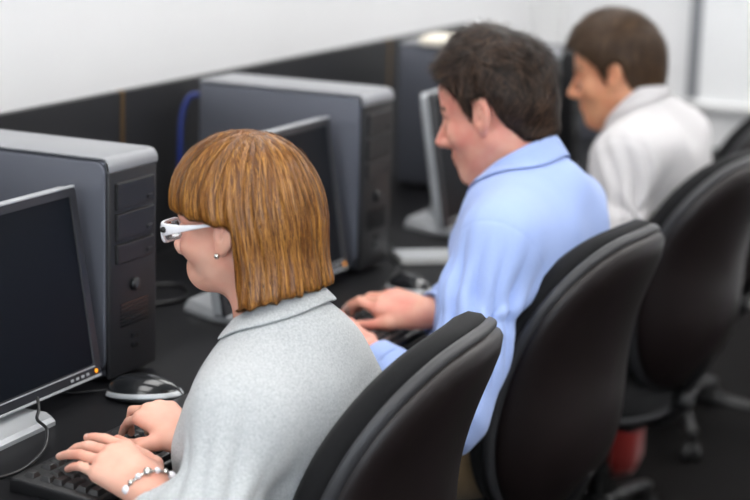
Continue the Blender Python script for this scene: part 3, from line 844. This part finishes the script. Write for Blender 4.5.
def strands(name, D, f, lo, hi, nroots, steps, seg, dirf, width, mat, lift=.001, sel=None, h=.004, seed=3, tip=.3, jitter=.15, outward=0., tone_sd=.22):
    """ribbon hairs lying on the volume f (head space)"""
    r = np.random.default_rng(seed)
    p, q = surfnet(f, lo, hi, h, 2)
    a = p[q]; ar = np.linalg.norm(np.cross(a[:, 2]-a[:, 0], a[:, 3]-a[:, 1]), axis=1); cen = a.mean(1)
    if sel is not None: ar = ar*sel(cen)
    k = r.choice(len(q), nroots, p=ar/ar.sum()); uv = r.random((nroots, 2)).astype(f32)
    X = a[k, 0]*(1-uv[:, :1])*(1-uv[:, 1:])+a[k, 1]*uv[:, :1]*(1-uv[:, 1:])+a[k, 2]*uv[:, :1]*uv[:, 1:]+a[k, 3]*(1-uv[:, :1])*uv[:, 1:]
    off = (lift*(.15+r.random(nroots)*1.0)).astype(f32); jit = r.normal(0, jitter, (nroots, 3)).astype(f32)
    segl = (seg*(.7+.6*r.random(nroots))).astype(f32)
    pts, sds = [], []; outward = outward*np.clip((X[:, 2]-.02)/.06, .12, 1)
    for s in range(steps+1):
        d, g = grads(f, X)
        X = X-g*(d-off-outward*s*s*.35*(.5+.5*np.sin(np.arange(nroots)*1.7)))[:, None]*(1 if s == 0 else .8)
        pts.append(X.copy())
        D_ = dirf(X, g)+jit
        D_ = D_-g*(D_*g).sum(1)[:, None]; D_ /= np.maximum(np.linalg.norm(D_, axis=1), 1e-6)[:, None]
        sds.append(np.cross(D_, g)); X = X+D_*segl[:, None]
    vs, fs = [], []
    for s in range(steps+1):
        w = width*(1 if s < steps*.6 else tip+(1-tip)*(1-(s-steps*.6)/(steps*.4)))
        if s == 0: w = width*.5
        vs.append(pts[s]-sds[s]*w*.5); vs.append(pts[s]+sds[s]*w*.5)
    Vv = np.stack(vs, 1)                       # (n, 2*(steps+1), 3)
    m = Vv.shape[1]; base = np.arange(nroots)*m
    for s in range(steps): fs.append(np.stack([base+2*s, base+2*s+1, base+2*s+3, base+2*s+2], 1))
    tone = np.clip(r.normal(.5, tone_sd, nroots), 0, 1)
    return Vv.reshape(-1, 3), np.concatenate(fs), np.repeat(tone, m), (p, q)
def hair_object(D, vol, st, mat, basetone):
    """hair volume and its strands as one mesh child of the person"""
    (vp, vq) = vol; (sp, sq, stn) = st
    P = np.concatenate([vp, sp]); Q = np.concatenate([vq, sq+len(vp)]); T = np.concatenate([basetone, stn])
    return np_mesh('hair', D['tow'](P), Q, [M[mat]], D['root'], True, T)
def brows(D, mat, z=.027, n=160, w=.0011):
    r = np.random.default_rng(4)
    hf = lambda q: head_local(q, D['face'])
    for s in (-1, 1):
        vs, fs, tn = [], [], []
        u = r.random(n); X = np.stack([.088-.018*u**1.5, s*(.013+.038*u), z+.006*np.sin(u*2.6)-.004*u+r.normal(0, .0016, n)], 1).astype(f32)
        d, g = grads(hf, X); X = X-g*d[:, None]+g*.0006
        dr = np.stack([-.3*np.ones(n), s*np.ones(n), .35-.5*u], 1).astype(f32); dr -= g*(dr*g).sum(1)[:, None]; dr /= np.linalg.norm(dr, axis=1)[:, None]
        sd = np.cross(dr, g)
        for i in range(n):
            b = len(vs); L_ = .007
            vs += [X[i]-sd[i]*w/2, X[i]+sd[i]*w/2, X[i]+dr[i]*L_+sd[i]*w/4+g[i]*.0008, X[i]+dr[i]*L_-sd[i]*w/4+g[i]*.0008]; fs.append((b, b+1, b+2, b+3)); tn += [.3+.4*r.random()]*4
        np_mesh('eyebrow', D['tow'](np.array(vs)), np.array(fs), [M[mat]], D['root'], True, np.array(tn))

def neck_axis(D):
    a = D['tow']((-.02, 0, -.05)); b = D['nb']; d = nrm(a-b); return b.astype(f32), d
def garment_top(D, name, mat, x, sl, hem_z, fold, cuff_back, open_r, vent, seed, h=.0045, sleeve=(.058, .050, .036)):
    """jacket or shirt: torso and sleeves in one mesh"""
    nbp, nax = neck_axis(D)
    cuffs = []
    for E, W, cb in (('EL', 'WL', cuff_back[0]), ('ER', 'WR', cuff_back[1])):
        d = nrm(D[W]-D[E]).astype(float); cuffs.append((D[W]-d*cb, d))
    opn = D['tow']((.03, 0, -.10))
    def f(P, hole=True):
        d = torso_sdf(P, D, x)
        a = None
        for (S, E), (cw, cd) in zip((('SL', 'EL'), ('SR', 'ER')), cuffs):
            sdir = nrm(D[E]-D[S]+np.array([0, (-1 if S == 'SL' else 1)*.12, .03])); S0 = D[S]*.93+D[E]*.07
            fo = rcone(P, D[E], cw, sleeve[1]*.98, sleeve[2])
            fo = smax(fo, (P-cw.astype(f32))@cd.astype(f32), .004)
            fo = smax(fo, -rcone(P, cw-cd*.02, cw+cd*.05, sleeve[2]-.006, sleeve[2]-.006), .003)
            e = smin(rcone(P, D[S], D[E], sleeve[0], sleeve[1]), fo, .03)
            # creases round the elbow and along the sleeve
            el = np.exp(-((P-D[E].astype(f32))**2).sum(1)/.0085); up = np.exp(-((P-(D[S]*.6+D[E]*.4).astype(f32))**2).sum(1)/.012)
            t = (P-D[E].astype(f32))@nrm(cw-D[S])
            w1 = np.sin(t*52+9*waves(P, seed, 10, 4)); ax_ = nrm(D[E]-D[S]); rv = P-D[S].astype(f32); al = rv@ax_; r1 = nrm(np.cross(ax_, V(0, 0, 1))); r2 = np.cross(ax_, r1); w2 = np.sin(np.arctan2(rv@r2, rv@r1)*5+al*14+4*waves(P, seed+1, 9, 4)); mk = np.clip(.5+1.6*waves(P, seed+9, 16, 4), 0, 1)
            e = e+fold*(.35*el*mk*w1+1.0*up*(1-2*np.abs(w2)))
            sm = np.abs((P-S0.astype(f32))@sdir)
            e = e+.0035*np.exp(-(sm/.0028)**2)*(((P-S0.astype(f32))**2).sum(1) < .012)
            a = e if a is None else np.minimum(a, e)
        d = smin(d, a, .045)
        for S in ('SL', 'SR'):
            ar = D[S]*.75+D['hip']*.25; v = P-ar.astype(f32); rr_ = np.linalg.norm(v, axis=1)
            an = np.arctan2(v[:, 2], v[:, 0]+.4*v[:, 1])
            d = d+fold*.6*np.exp(-((rr_-.12)/.07)**2)*np.sin(an*5+4*waves(P, seed+5, 8, 4))
        d = d+fold*1.6*waves(P, seed+2, 20, 6)*np.clip((P[:, 2]-hem_z)/.1, 0, 1)
        g = fold*.3*np.sin((P[:, 2]*45+P[:, 1]*18)+5*waves(P, seed+3, 9, 4))*np.exp(-((P[:, 2]-hem_z-.10)/.09)**2)
        d = d+g
        d = smax(d, hem_z-P[:, 2], .006)
        # neck opening
        if hole: d = smax(d, -rcone(P, nbp-nax*.06, nbp+nax*.25, open_r, open_r), .006)
        if vent > 0 and hole:
            fr = D['chest']+np.array([-.13, 0, .12])
            d = smax(d, -rcone(P, opn-np.array([.03, 0, .02]), fr, vent, vent*.5), .01)
        return d
    lo = np.array([min(D['WL'][0], D['WR'][0])-.06, D['EL'][1]-.12, hem_z-.02]); hi = np.array([.24, D['ER'][1]+.12, D['neck'][2]+.10])
    lo[1] = min(lo[1], D['WL'][1]-.1); hi[1] = max(hi[1], D['WR'][1]+.1)
    p, q = surfnet(f, lo, hi, h)
    o = np_mesh(name, p, q, [M[mat]], D['root']); D['top'] = lambda P: f(P, False); return o, f, cuffs
def trousers(D, mat, belt):
    def f(P):
        d = smin(ell(P, D['hip'], (.133, .183*D['w'], .125)), D['legs'](P, .009, .022), .05)
        d = d+.0025*waves(P, 31, 30, 6)
        d = smax(d, P[:, 2]-(D['hip'][2]+.055), .006)
        return smax(d, (D['AL'][2]-.045)-P[:, 2], .004)
    lo = np.array([min(D['KL'][0], D['AL'][0])-.14, -.34, 0]); hi = np.array([.22, .34, D['hip'][2]+.09])
    p, q = surfnet(f, lo, hi, .007); np_mesh('trousers', p, q, [M[mat]], D['root'])
    def s(P): return smax(D['feet'](P, .006), P[:, 2]-(D['AL'][2]-.005), .006)
    p, q = surfnet(s, np.array([D['AL'][0]-.25, -.3, 0]), np.array([D['AL'][0]+.15, .3, .2]), .005)
    # one shoe per foot
    c = p[q].mean(1)[:, 1]
    for sgn in (-1, 1):
        m = c*sgn > 0; qq = q[m]; u, inv = np.unique(qq, return_inverse=True); np_mesh('shoe', p[u], inv.reshape(qq.shape), [M['shoe']], D['root'])
    if belt:
        z = D['hip'][2]+.045
        def b(P): return smax(smax(np.abs(ell(P, D['hip'], (.137, .187*D['w'], .128))-.004)-.003, np.abs(P[:, 2]-z)-.018, .002), -(ell(P, D['hip'], (.133, .183*D['w'], .125))), .001)
        p, q = surfnet(b, np.array([-.2, -.3, z-.03])+np.array([D['hip'][0], 0, 0]), np.array([.2, .3, z+.03])+np.array([D['hip'][0], 0, 0]), .005); np_mesh('belt', p, q, [M['belt']], D['root'])
def collar(D, mat, rr, fall, stand, spread, thick=.0035, gap=.5, n=56, name='collar', tilt=.0, back=0., front=.25):
    """fold-over collar lying round the neck; open at the throat; rr neck radii (forward, side)"""
    nbp, nax = neck_axis(D)
    fw = np.array([-1., 0, 0]); fw = fw-nax*(fw@nax); fw /= np.linalg.norm(fw); sd = np.cross(nax, fw)
    top = D['top']
    A = np.linspace(-PI+gap, PI-gap, n)+PI      # start and end at the throat
    prof_in, prof_top, prof_out = [], [], []
    rows = []; r0 = np.array(rr); heights = []
    for a in A:
        u = fw*math.cos(a)*r0[0]+sd*math.sin(a)*r0[1]
        t = np.linspace(.16, -.12, 113); q = (nbp[None]+u[None]+nax[None]*t[:, None]).astype(f32)
        hit = np.where(top(q) < .001)[0]
        heights.append(t[hit[0]] if len(hit) else -.10)
    heights = np.array(heights)
    for _ in range(14):
        hp = np.concatenate([heights[:1], heights, heights[-1:]]); heights = np.maximum(heights, .25*hp[:-2]+.5*heights+.25*hp[2:])*.5+(.25*hp[:-2]+.5*heights+.25*hp[2:])*.5
    for a, h0 in zip(A, heights):
        ca, sa = math.cos(a), math.sin(a)              # a=0 forward
        fr = .5-.5*math.cos(a-PI)                      # 0 at nape, 1 at throat
        rad = lambda e: fw*ca*(r0[0]+e)+sd*sa*(r0[1]+e)
        st = stand*(1-front*fr)
        base = nbp+nax*(h0+back-.006-tilt*fr)
        row = [base+rad(.003), base+rad(.001)+nax*st*.6, base+rad(.001)+nax*st, base+rad(.005)+nax*(st+.004), base+rad(.010)+nax*(st+.001)]
        fl = fall*(1+.5*fr**3)
        for t in (.33, .66, 1.0):
            row.append(base+rad(.010+spread*t*(1+.3*fr))+nax*(st+.001-fl*t))
        rows.append(row)
    Rw = np.array(rows, f32); m = Rw.shape[1]
    # keep the fall outside the garment
    X = Rw[:, 4:].reshape(-1, 3)
    for _ in range(3):
        d, g = grads(top, X, .003); X = X+g*np.clip(.004-d, 0, .02)[:, None]
    Rw[:, 4:] = X.reshape(n, m-4, 3)
    P = Rw.reshape(-1, 3); Q = []
    for i in range(n-1):
        for j in range(m-1): Q.append((i*m+j, (i+1)*m+j, (i+1)*m+j+1, i*m+j+1))
    o = np_mesh(name, P, np.array(Q), [M[mat]], D['root'])
    so = o.modifiers.new('thick', 'SOLIDIFY'); so.thickness = thick; so.offset = 0
    sb = o.modifiers.new('sub', 'SUBSURF'); sb.levels = sb.render_levels = 2
    return o
def cuff(D, c, d, r0, r1, L_, mat):
    c = Vector(c); d = Vector(d).normalized(); a = d.orthogonal().normalized(); b = d.cross(a); rings = []
    for r, t in ((r0-.004, -.0), (r0, -.002), (r0+.0015, .003), ((r0+r1)/2+.001, L_*.5), (r1+.001, L_-.002), (r1-.001, L_), (r1-.004, L_-.002), (r1-.004, L_*.3)):
        rings.append([c+d*t+(a*math.cos(k)+b*math.sin(k))*r for k in [2*PI*i/32 for i in range(32)]])
    return MB().loft(rings, cap=False).build('cuff', M[mat], D['root'], True)

TYPE = [(5, 22, 38, 18), (1, 25, 42, 20), (-4, 28, 40, 18), (-10, 25, 30, 15)]
# ---------------- the woman in grey
def woman():
    Y = 2.235
    D = dict(origin=(-1.22, Y, 0), label='woman with auburn bob and white glasses in a grey jacket, typing', w=.93, skin='skin_w', h=.003,
        hip=(-1.24, Y, .555), chest=(-1.180, Y, .770), neck=(-1.188, Y, .972), SL=(-1.172, 2.072, .856), SR=(-1.205, 2.365, .850),
        EL=(-1.155, 1.925, .715), ER=(-1.075, 2.28, .785), WL=(-1.262, 2.002, .772), WR=(-1.300, 2.155, .793),
        KL=(-1.68, Y-.10, .545), KR=(-1.68, Y+.10, .545), AL=(-1.62, Y-.10, .095), AR=(-1.62, Y+.10, .095),
        headc=(-1.259, Y, 1.087), head_rot=(0, math.radians(7)), hs=np.array([.97, .96, .96], f32), neck_r=.044,
        face=dict(chin=-.083, brow=.009, ear=(0, .004), jw=.88), belly=.95, bust=[(-1.235, Y-.07, .80), (-1.235, Y+.07, .80)],
        hands=[dict(W=(-1.262, 2.002, 0.772), f=(-0.909, 0.282, 0.308), n=(-0.154, 0.459, -0.875), s=(0.388, 0.842, 0.374), sc=1.0, fingers=[(-8, 11, 15, 8), (-13, 15, 22, 11), (-14, 11, 18, 9), (-9, 8, 25, 13)], thumb=[(0.7, 0.499, 0.4), (0.898, 0.201, 0.348), (0.951, 0.051, 0.297)]),
               dict(W=(-1.300, 2.155, .793), f=(-.905, .245, .349), n=(-.263, .326, -.908), s=(-.336, -.913, -.23), sc=.88, fingers=[(-6, 45, 18, 9), (1, 35, 47, 23), (-3, 41, 46, 23), (-6, 50, 40, 20)], thumb=[(.30, .50, .10), (.75, .12, .42), (.90, -.04, .28)])])
    build_person(D)
    garment_top(D, 'jacket', 'jacket', .013, None,   .50, .0042, (.026, .02), .057, .04, 3, sleeve=(.058, .056, .040))
    trousers(D, 'brown_cloth', False)
    collar(D, 'jacket', (.056, .060), .030, .018, .018, .004, 1.1, tilt=.012, front=.6)
    # hair: a chin-length bob with a swept fringe
    def vol(q):
        cap = ell(q, (-.002, 0, .043), (.109, .090, .093))
        a = np.sqrt(((q[:, 0]+.021)/1.06)**2+q[:, 1]**2)     # oval curtain
        z = q[:, 2]
        flare = .081+.010*np.clip((.03-z)/.13, 0, 1)+.006*np.clip((.03-z)/.13, 0, 1)*(np.abs(q[:, 1])>0)*np.clip(np.abs(q[:, 1])/.09, 0, 1)
        cur = smax(a-flare, np.abs(z+.055)-.085, .05)
        d = smin(cap, cur, .05)
        # face opening
        zl = .016+.020*np.clip((q[:, 0]+.01)/.10, 0, 1)
        fr = zl-z
        bk = q[:, 0]+.027+.03*np.clip(-z-.02, 0, .1)
        keep = smin(fr, bk, .012)
        d = smax(d, keep, .010)
        d = smax(d, (-.108+.20*(-.01-q[:, 0])+.0015*np.sin(np.arctan2(q[:, 1], q[:, 0]+.03)*31))-z, .008)
        ang = np.arctan2(q[:, 1], q[:, 0]+.03)
        d = d+.0006*np.sin(ang*46+3*np.sin(z*30))+.0012*np.sin(ang*17+1.3+2*np.sin(z*18))
        inner = ell(q, (-.012, 0, .040), (.090, .070, .082))
        d = smax(d, -inner, .004)
        neckhole = smax(np.sqrt((q[:, 0]+.025)**2+q[:, 1]**2)-.066, z-.01, .02)
        return smax(d, -neckhole, .006)
    dirf = lambda X, g: np.stack([np.clip(X[:, 2]-.05, 0, 1)*2.2*np.sign(X[:, 0]+.02), X[:, 1]*1.5*(X[:, 2] > .05), -np.ones(len(X))], 1).astype(f32)
    lo, hi = np.array([-.19, -.15, -.16]), np.array([.14, .15, .19])
    sel = lambda c: (np.abs(c[:, 1]) < .2)*(ell(c, (-.012, 0, .045), (.096, .078, .09)) > -.002)*1.0
    sp, sq, tn, vp = strands('s', D, vol, lo, hi, 20000, 9, .0085, dirf, .0008, None, .0024, sel, .0035, 5, .3, .08, 0, .30)
    vz = vp[0]; ang = np.arctan2(vz[:, 1], vz[:, 0]+.03)
    bt = np.clip(.42+.16*np.sin(ang*23+2*np.sin(vz[:, 2]*25)), 0, 1)
    hair_object(D, vp, (sp, sq, tn), 'hair_w', bt)
    brows(D, 'hair_w')
    # glasses
    g = bpy.data.objects.new('glasses', None); COL.objects.link(g); g.parent = D['root']; g.empty_display_size = .03
    mw_ = Matrix.Identity(4)
    for i in range(3):
        for j in range(3): mw_[i][j] = float(D['hr'][i, j])
        mw_[i][3] = float(D['headc'][i])
    g.matrix_local = mw_
    for s in (-1, 1):
        rim = []
        for w_, h_, x in ((.050, .031, .098), (.050, .031, .102), (.044, .025, .102), (.044, .025, .098)):
            rim.append([Vector((x-.25*abs(p[0])*abs(p[0])*8, s*.034+p[0], .000+p[1])) for p in rrect(w_, h_, .011)])
        rim.append(rim[0]); MB().loft(rim, cap=False).build('rim', M['white_plastic'], g, angle=.6)
        ln = [[Vector((x-.25*abs(p[0])*abs(p[0])*8, s*.034+p[0], p[1])) for p in rrect(.0445, .0255, .009)] for x in (.0995, .1008)]
        MB().loft(ln).build('lens', M['lens'], g, True)
        pth = [(.0985, s*.0585, .006, .0095), (.094, s*.066, .0065, .0095), (.085, s*.0705, .0065, .0085), (.06, s*.0745, .008, .0052), (.03, s*.078, .011, .0030), (.0, s*.0785, .0145, .0018), (-.012, s*.079, .0145, .0018), (-.03, s*.078, -.004, .0020)]
        MB().loft([[Vector((x, y+.0014*math.cos(a)*(1 if k else 2), z+hh*math.sin(a))) for a in [2*PI*i/14 for i in range(14)]] for k, (x, y, z, hh) in enumerate(pth)]).build('temple', M['white_plastic'], g, True)
        MB().lathe([(0, -.0008), (.0045, -.0008), (.0045, .0008), (.003, .0012), (0, .0012)], (.088, s*.0718, .0065), 16, 'y').build('hinge_stud', M['dark_metal'], g, True)
    MB().tube(spline([(.101, -.0105, .004), (.104, 0, .007), (.101, .0105, .004)]), .0022).build('bridge', M['white_plastic'], g, True)
    e = MB().lathe([(.0042*math.sin(a), -.0042*math.cos(a)) for a in [PI*k/10 for k in range(11)]], (0, 0, 0), 12).build('earring', M['silver'], D['root'], True)
    e.location = Vector(D['tow']((.003, .082, -.030)))
    e = e.copy(); COL.objects.link(e); e.location = Vector(D['tow']((.003, -.082, -.030)))
    # bracelet with charms on the left wrist
    W = D['WL']; d = Vector((D['WL']-D['EL'])).normalized(); a = Vector((0, 0, 1)); a = (a-d*a.dot(d)).normalized(); b = d.cross(a)
    c = Vector(W)+d*.008
    ring = [c+(a*math.cos(k)*.0285+b*math.sin(k)*.0315) for k in [2*PI*i/40 for i in range(40)]]
    mb = MB().tube(ring+[ring[0]], .0022, 8, False)
    bl = mb.build('bracelet', M['silver'], D['root'], True)
    for k in range(9):
        t = -1.5+k*.42; q = c+(a*math.cos(t)*.0295+b*math.sin(t)*.0325)
        r = .0042 if k % 3 else .0065
        MB().lathe([(r*math.sin(x), -r*math.cos(x)) for x in [PI*i/8 for i in range(9)]], q, 10).build('charm', M['silver'] if k % 2 else M['white_plastic'], bl, True)
    return D
# ---------------- the man in the blue shirt
def short_hair(D, mat, vol, n, seg, dirf, seed, outward, width=.0016, steps=4, tone_sd=.22):
    lo, hi = np.array([-.17, -.14, -.13]), np.array([.16, .14, .20])
    sel = lambda c: (ell(c, (-.012, 0, .045), (.097, .077, .089)) > .001)*1.0
    sp, sq, tn, vp = strands('s', D, vol, lo, hi, n, steps, seg, dirf, width, None, .002, sel, .0035, seed, .25, .35, outward, tone_sd)
    hair_object(D, vp, (sp, sq, tn), mat, np.clip(.35+.12*waves(vp[0], seed, 70), 0, 1))
def crop_volume(top, side, front, HL, tous):
    def vol(q):
        d = ell(q, (-.012, 0, .045), (.096+side*.9, .076+side, .088+side))
        d = smin(d, ell(q, (.010, 0, .062), (.082+front, .066+side*.8, .071+top)), .03)
        d = smin(d, rcone(q, (-.050, 0, -.01), (-.044, 0, -.085), .053+side*.5, .050), .03)
        x, z, y = q[:, 0], q[:, 2], np.abs(q[:, 1])
        # hairline in profile: nape, behind the ear, sideburn, temple, forehead
        zl = np.interp(x-.10*np.clip(y-.05, 0, .03)*0, HL[0], HL[1])
        k = (zl-z)*.55
        d = d+tous*(.7*waves(q, 41, 95, 7)+1.3*waves(q, 43, 48, 6)*np.clip((z-.02)/.06, .15, 1))
        d = smax(d, k, .007)
        inner = ell(q, (-.012, 0, .043), (.092, .072, .084))
        return smax(d, -inner, .003)
    return vol
def man_blue():
    Y = 3.09
    D = dict(origin=(-1.22, Y, 0), label='dark-haired man in a light blue shirt, typing in the middle of the row', w=1.04, skin='skin_m', h=.0035,
        hip=(-1.25, Y, .565), chest=(-1.160, Y, .845), neck=(-1.166, Y, 1.050), SL=(-1.150, Y-.19, .955), SR=(-1.165, Y+.18, .935),
        EL=(-1.145, 2.715, .705), ER=(-1.12, 3.24, .785), WL=(-1.332, 2.798, .752), WR=(-1.304, 2.981, .792),
        KL=(-1.72, Y-.13, .555), KR=(-1.72, Y+.13, .555), AL=(-1.64, Y-.13, .095), AR=(-1.64, Y+.13, .095),
        headc=(-1.236, Y, 1.143), head_rot=(0, math.radians(17)), hs=np.array([1.02, 1.01, 1.0], f32), neck_r=.055,
        face=dict(chin=-.110, brow=.0125, nose=.006, ear=(.006, .006)), belly=1.0,
        hands=[dict(W=(-1.332, 2.798, 0.752), f=(-0.869, 0.337, 0.363), n=(-0.207, 0.418, -0.885), s=(0.45, 0.844, 0.294), sc=1.02, fingers=[(13, 15, 24, 12), (1, 21, 34, 17), (-5, 19, 27, 14), (-9, 13, 23, 11)], thumb=[(0.7, 0.5, 0.399), (0.899, 0.201, 0.349), (0.951, 0.047, 0.299)]),
               dict(W=(-1.304, 2.981, 0.792), f=(-0.987, -0.034, 0.156), n=(-0.156, 0.409, -0.899), s=(-0.033, -0.912, -0.409), sc=1.01, fingers=[(-16, 7, 41, 21), (-3, 17, 26, 13), (-5, 22, 30, 15), (-9, 27, 31, 16)], thumb=[(0.791, 0.417, 0.123), (0.909, 0.243, 0.275), (0.957, 0.096, 0.25)])])
    build_person(D)
    o, f, cu = garment_top(D, 'shirt', 'blue_shirt', .016, None, .605, .0105, (.045, .030), .061, 0, 12, sleeve=(.064, .057, .043))
    for (c, d) in cu: cuff(D, c-d*.012, d, .044, .040, .042, 'blue_shirt')
    trousers(D, 'khaki', True)
    collar(D, 'blue_shirt', (.063, .064), .042, .036, .014, .003, .45, tilt=.022, front=.4)
    vol = crop_volume(.019, .008, .007, ([-.13, -.08, -.055, -.036, -.028, -.022, .010, .014, .026, .034, .085, .13], [-.050, -.058, -.046, -.020, .000, .042, .042, .006, .016, .044, .117, .122]), .0055)
    dirf = lambda X, g: np.stack([.9*np.clip(X[:, 2]-.04, -.05, .1)*10*np.where(X[:, 0] > -.05, .6, -1), .4*np.sin(X[:, 1]*60), -.6-0*X[:, 0]], 1)+.9*np.stack([waves(X, 3, 45, 5), waves(X, 4, 45, 5), waves(X, 5, 45, 5)], 1).astype(f32)
    short_hair(D, 'hair_m', vol, 11000, .007, dirf, 8, .0013, .0011, 6, .3)
    brows(D, 'hair_m', .029, 200, .0014)
    return D
def man_white():
    Y = 4.06
    D = dict(origin=(-1.30, Y, 0), label='brown-haired man in a white shirt, farthest along the row', w=1.04, skin='skin_t', h=.004,
        hip=(-1.26, Y, .565), chest=(-1.250, Y, .840), neck=(-1.268, Y, 1.032), SL=(-1.250, Y-.185, .945), SR=(-1.25, Y+.185, .945),
        EL=(-1.245, Y-.27, .780), ER=(-1.21, Y+.26, .79), WL=(-1.37, Y-.13, .79), WR=(-1.38, Y+.12, .79),
        KL=(-1.76, Y-.11, .555), KR=(-1.76, Y+.11, .555), AL=(-1.68, Y-.11, .095), AR=(-1.68, Y+.11, .095),
        headc=(-1.338, Y, 1.106), head_rot=(math.radians(8), math.radians(12)), hs=np.array([.97, .98, .97], f32), neck_r=.054,
        face=dict(chin=-.110, brow=.012, nose=.004, ear=(.003, .005)), belly=.78,
        hands=[dict(W=(-1.37, Y-.13, .79), f=(-1, .25, 0), n=(0, 0, -1), s=(0, 1, 0), sc=1.06, fingers=TYPE, thumb=[(.75, .5, .4), (.9, .2, .35), (.95, .05, .3)]),
               dict(W=(-1.38, Y+.12, .79), f=(-1, -.25, 0), n=(0, 0, -1), s=(0, -1, 0), sc=1.06, fingers=TYPE, thumb=[(.75, .5, .4), (.9, .2, .35), (.95, .05, .3)])])
    build_person(D)
    o, f, cu = garment_top(D, 'shirt', 'white_shirt', .016, None, .50, .0085, (.045, .045), .061, 0, 22, .006, sleeve=(.064, .057, .043))
    for (c, d) in cu: cuff(D, c-d*.012, d, .044, .040, .042, 'white_shirt')
    trousers(D, 'pale_cloth', False)
    collar(D, 'white_shirt', (.063, .064), .042, .036, .014, .003, .45, tilt=.022, front=.4)
    vol = crop_volume(.016, .010, .016, ([-.13, -.08, -.055, -.036, -.029, -.024, .004, .008, .022, .030, .075, .095, .13], [-.070, -.075, -.062, -.032, -.008, .036, .036, -.012, -.006, .032, .074, .088, .094]), .0018)
    dirf = lambda X, g: np.stack([np.where(X[:, 2] > .07, 1.2, -.15), .1*X[:, 1], -.9+0*X[:, 0]], 1)+.5*np.stack([waves(X, 3, 45, 5), waves(X, 4, 45, 5), waves(X, 5, 45, 5)], 1).astype(f32)
    short_hair(D, 'hair_t', vol, 8000, .008, dirf, 9, .0012, .0012, 5, .3)
    brows(D, 'hair_t', .029, 160, .0014)
    return D
import time as _t
_t0 = _t.time()
woman(); print('woman', _t.time()-_t0)
man_blue(); print('man', _t.time()-_t0)
man_white(); print('man2', _t.time()-_t0)

# ------------------------------------------------------------------ light and look
w = bpy.data.worlds.new('world'); SC.world = w; w.use_nodes = True
w.node_tree.nodes['Background'].inputs['Color'].default_value = (.9, .95, 1, 1)
w.node_tree.nodes['Background'].inputs['Strength'].default_value = .3
vs = SC.view_settings
vs.view_transform = 'Standard'; vs.look = 'None'; vs.gamma = 1; vs.use_curve_mapping = False; vs.exposure = 0.0
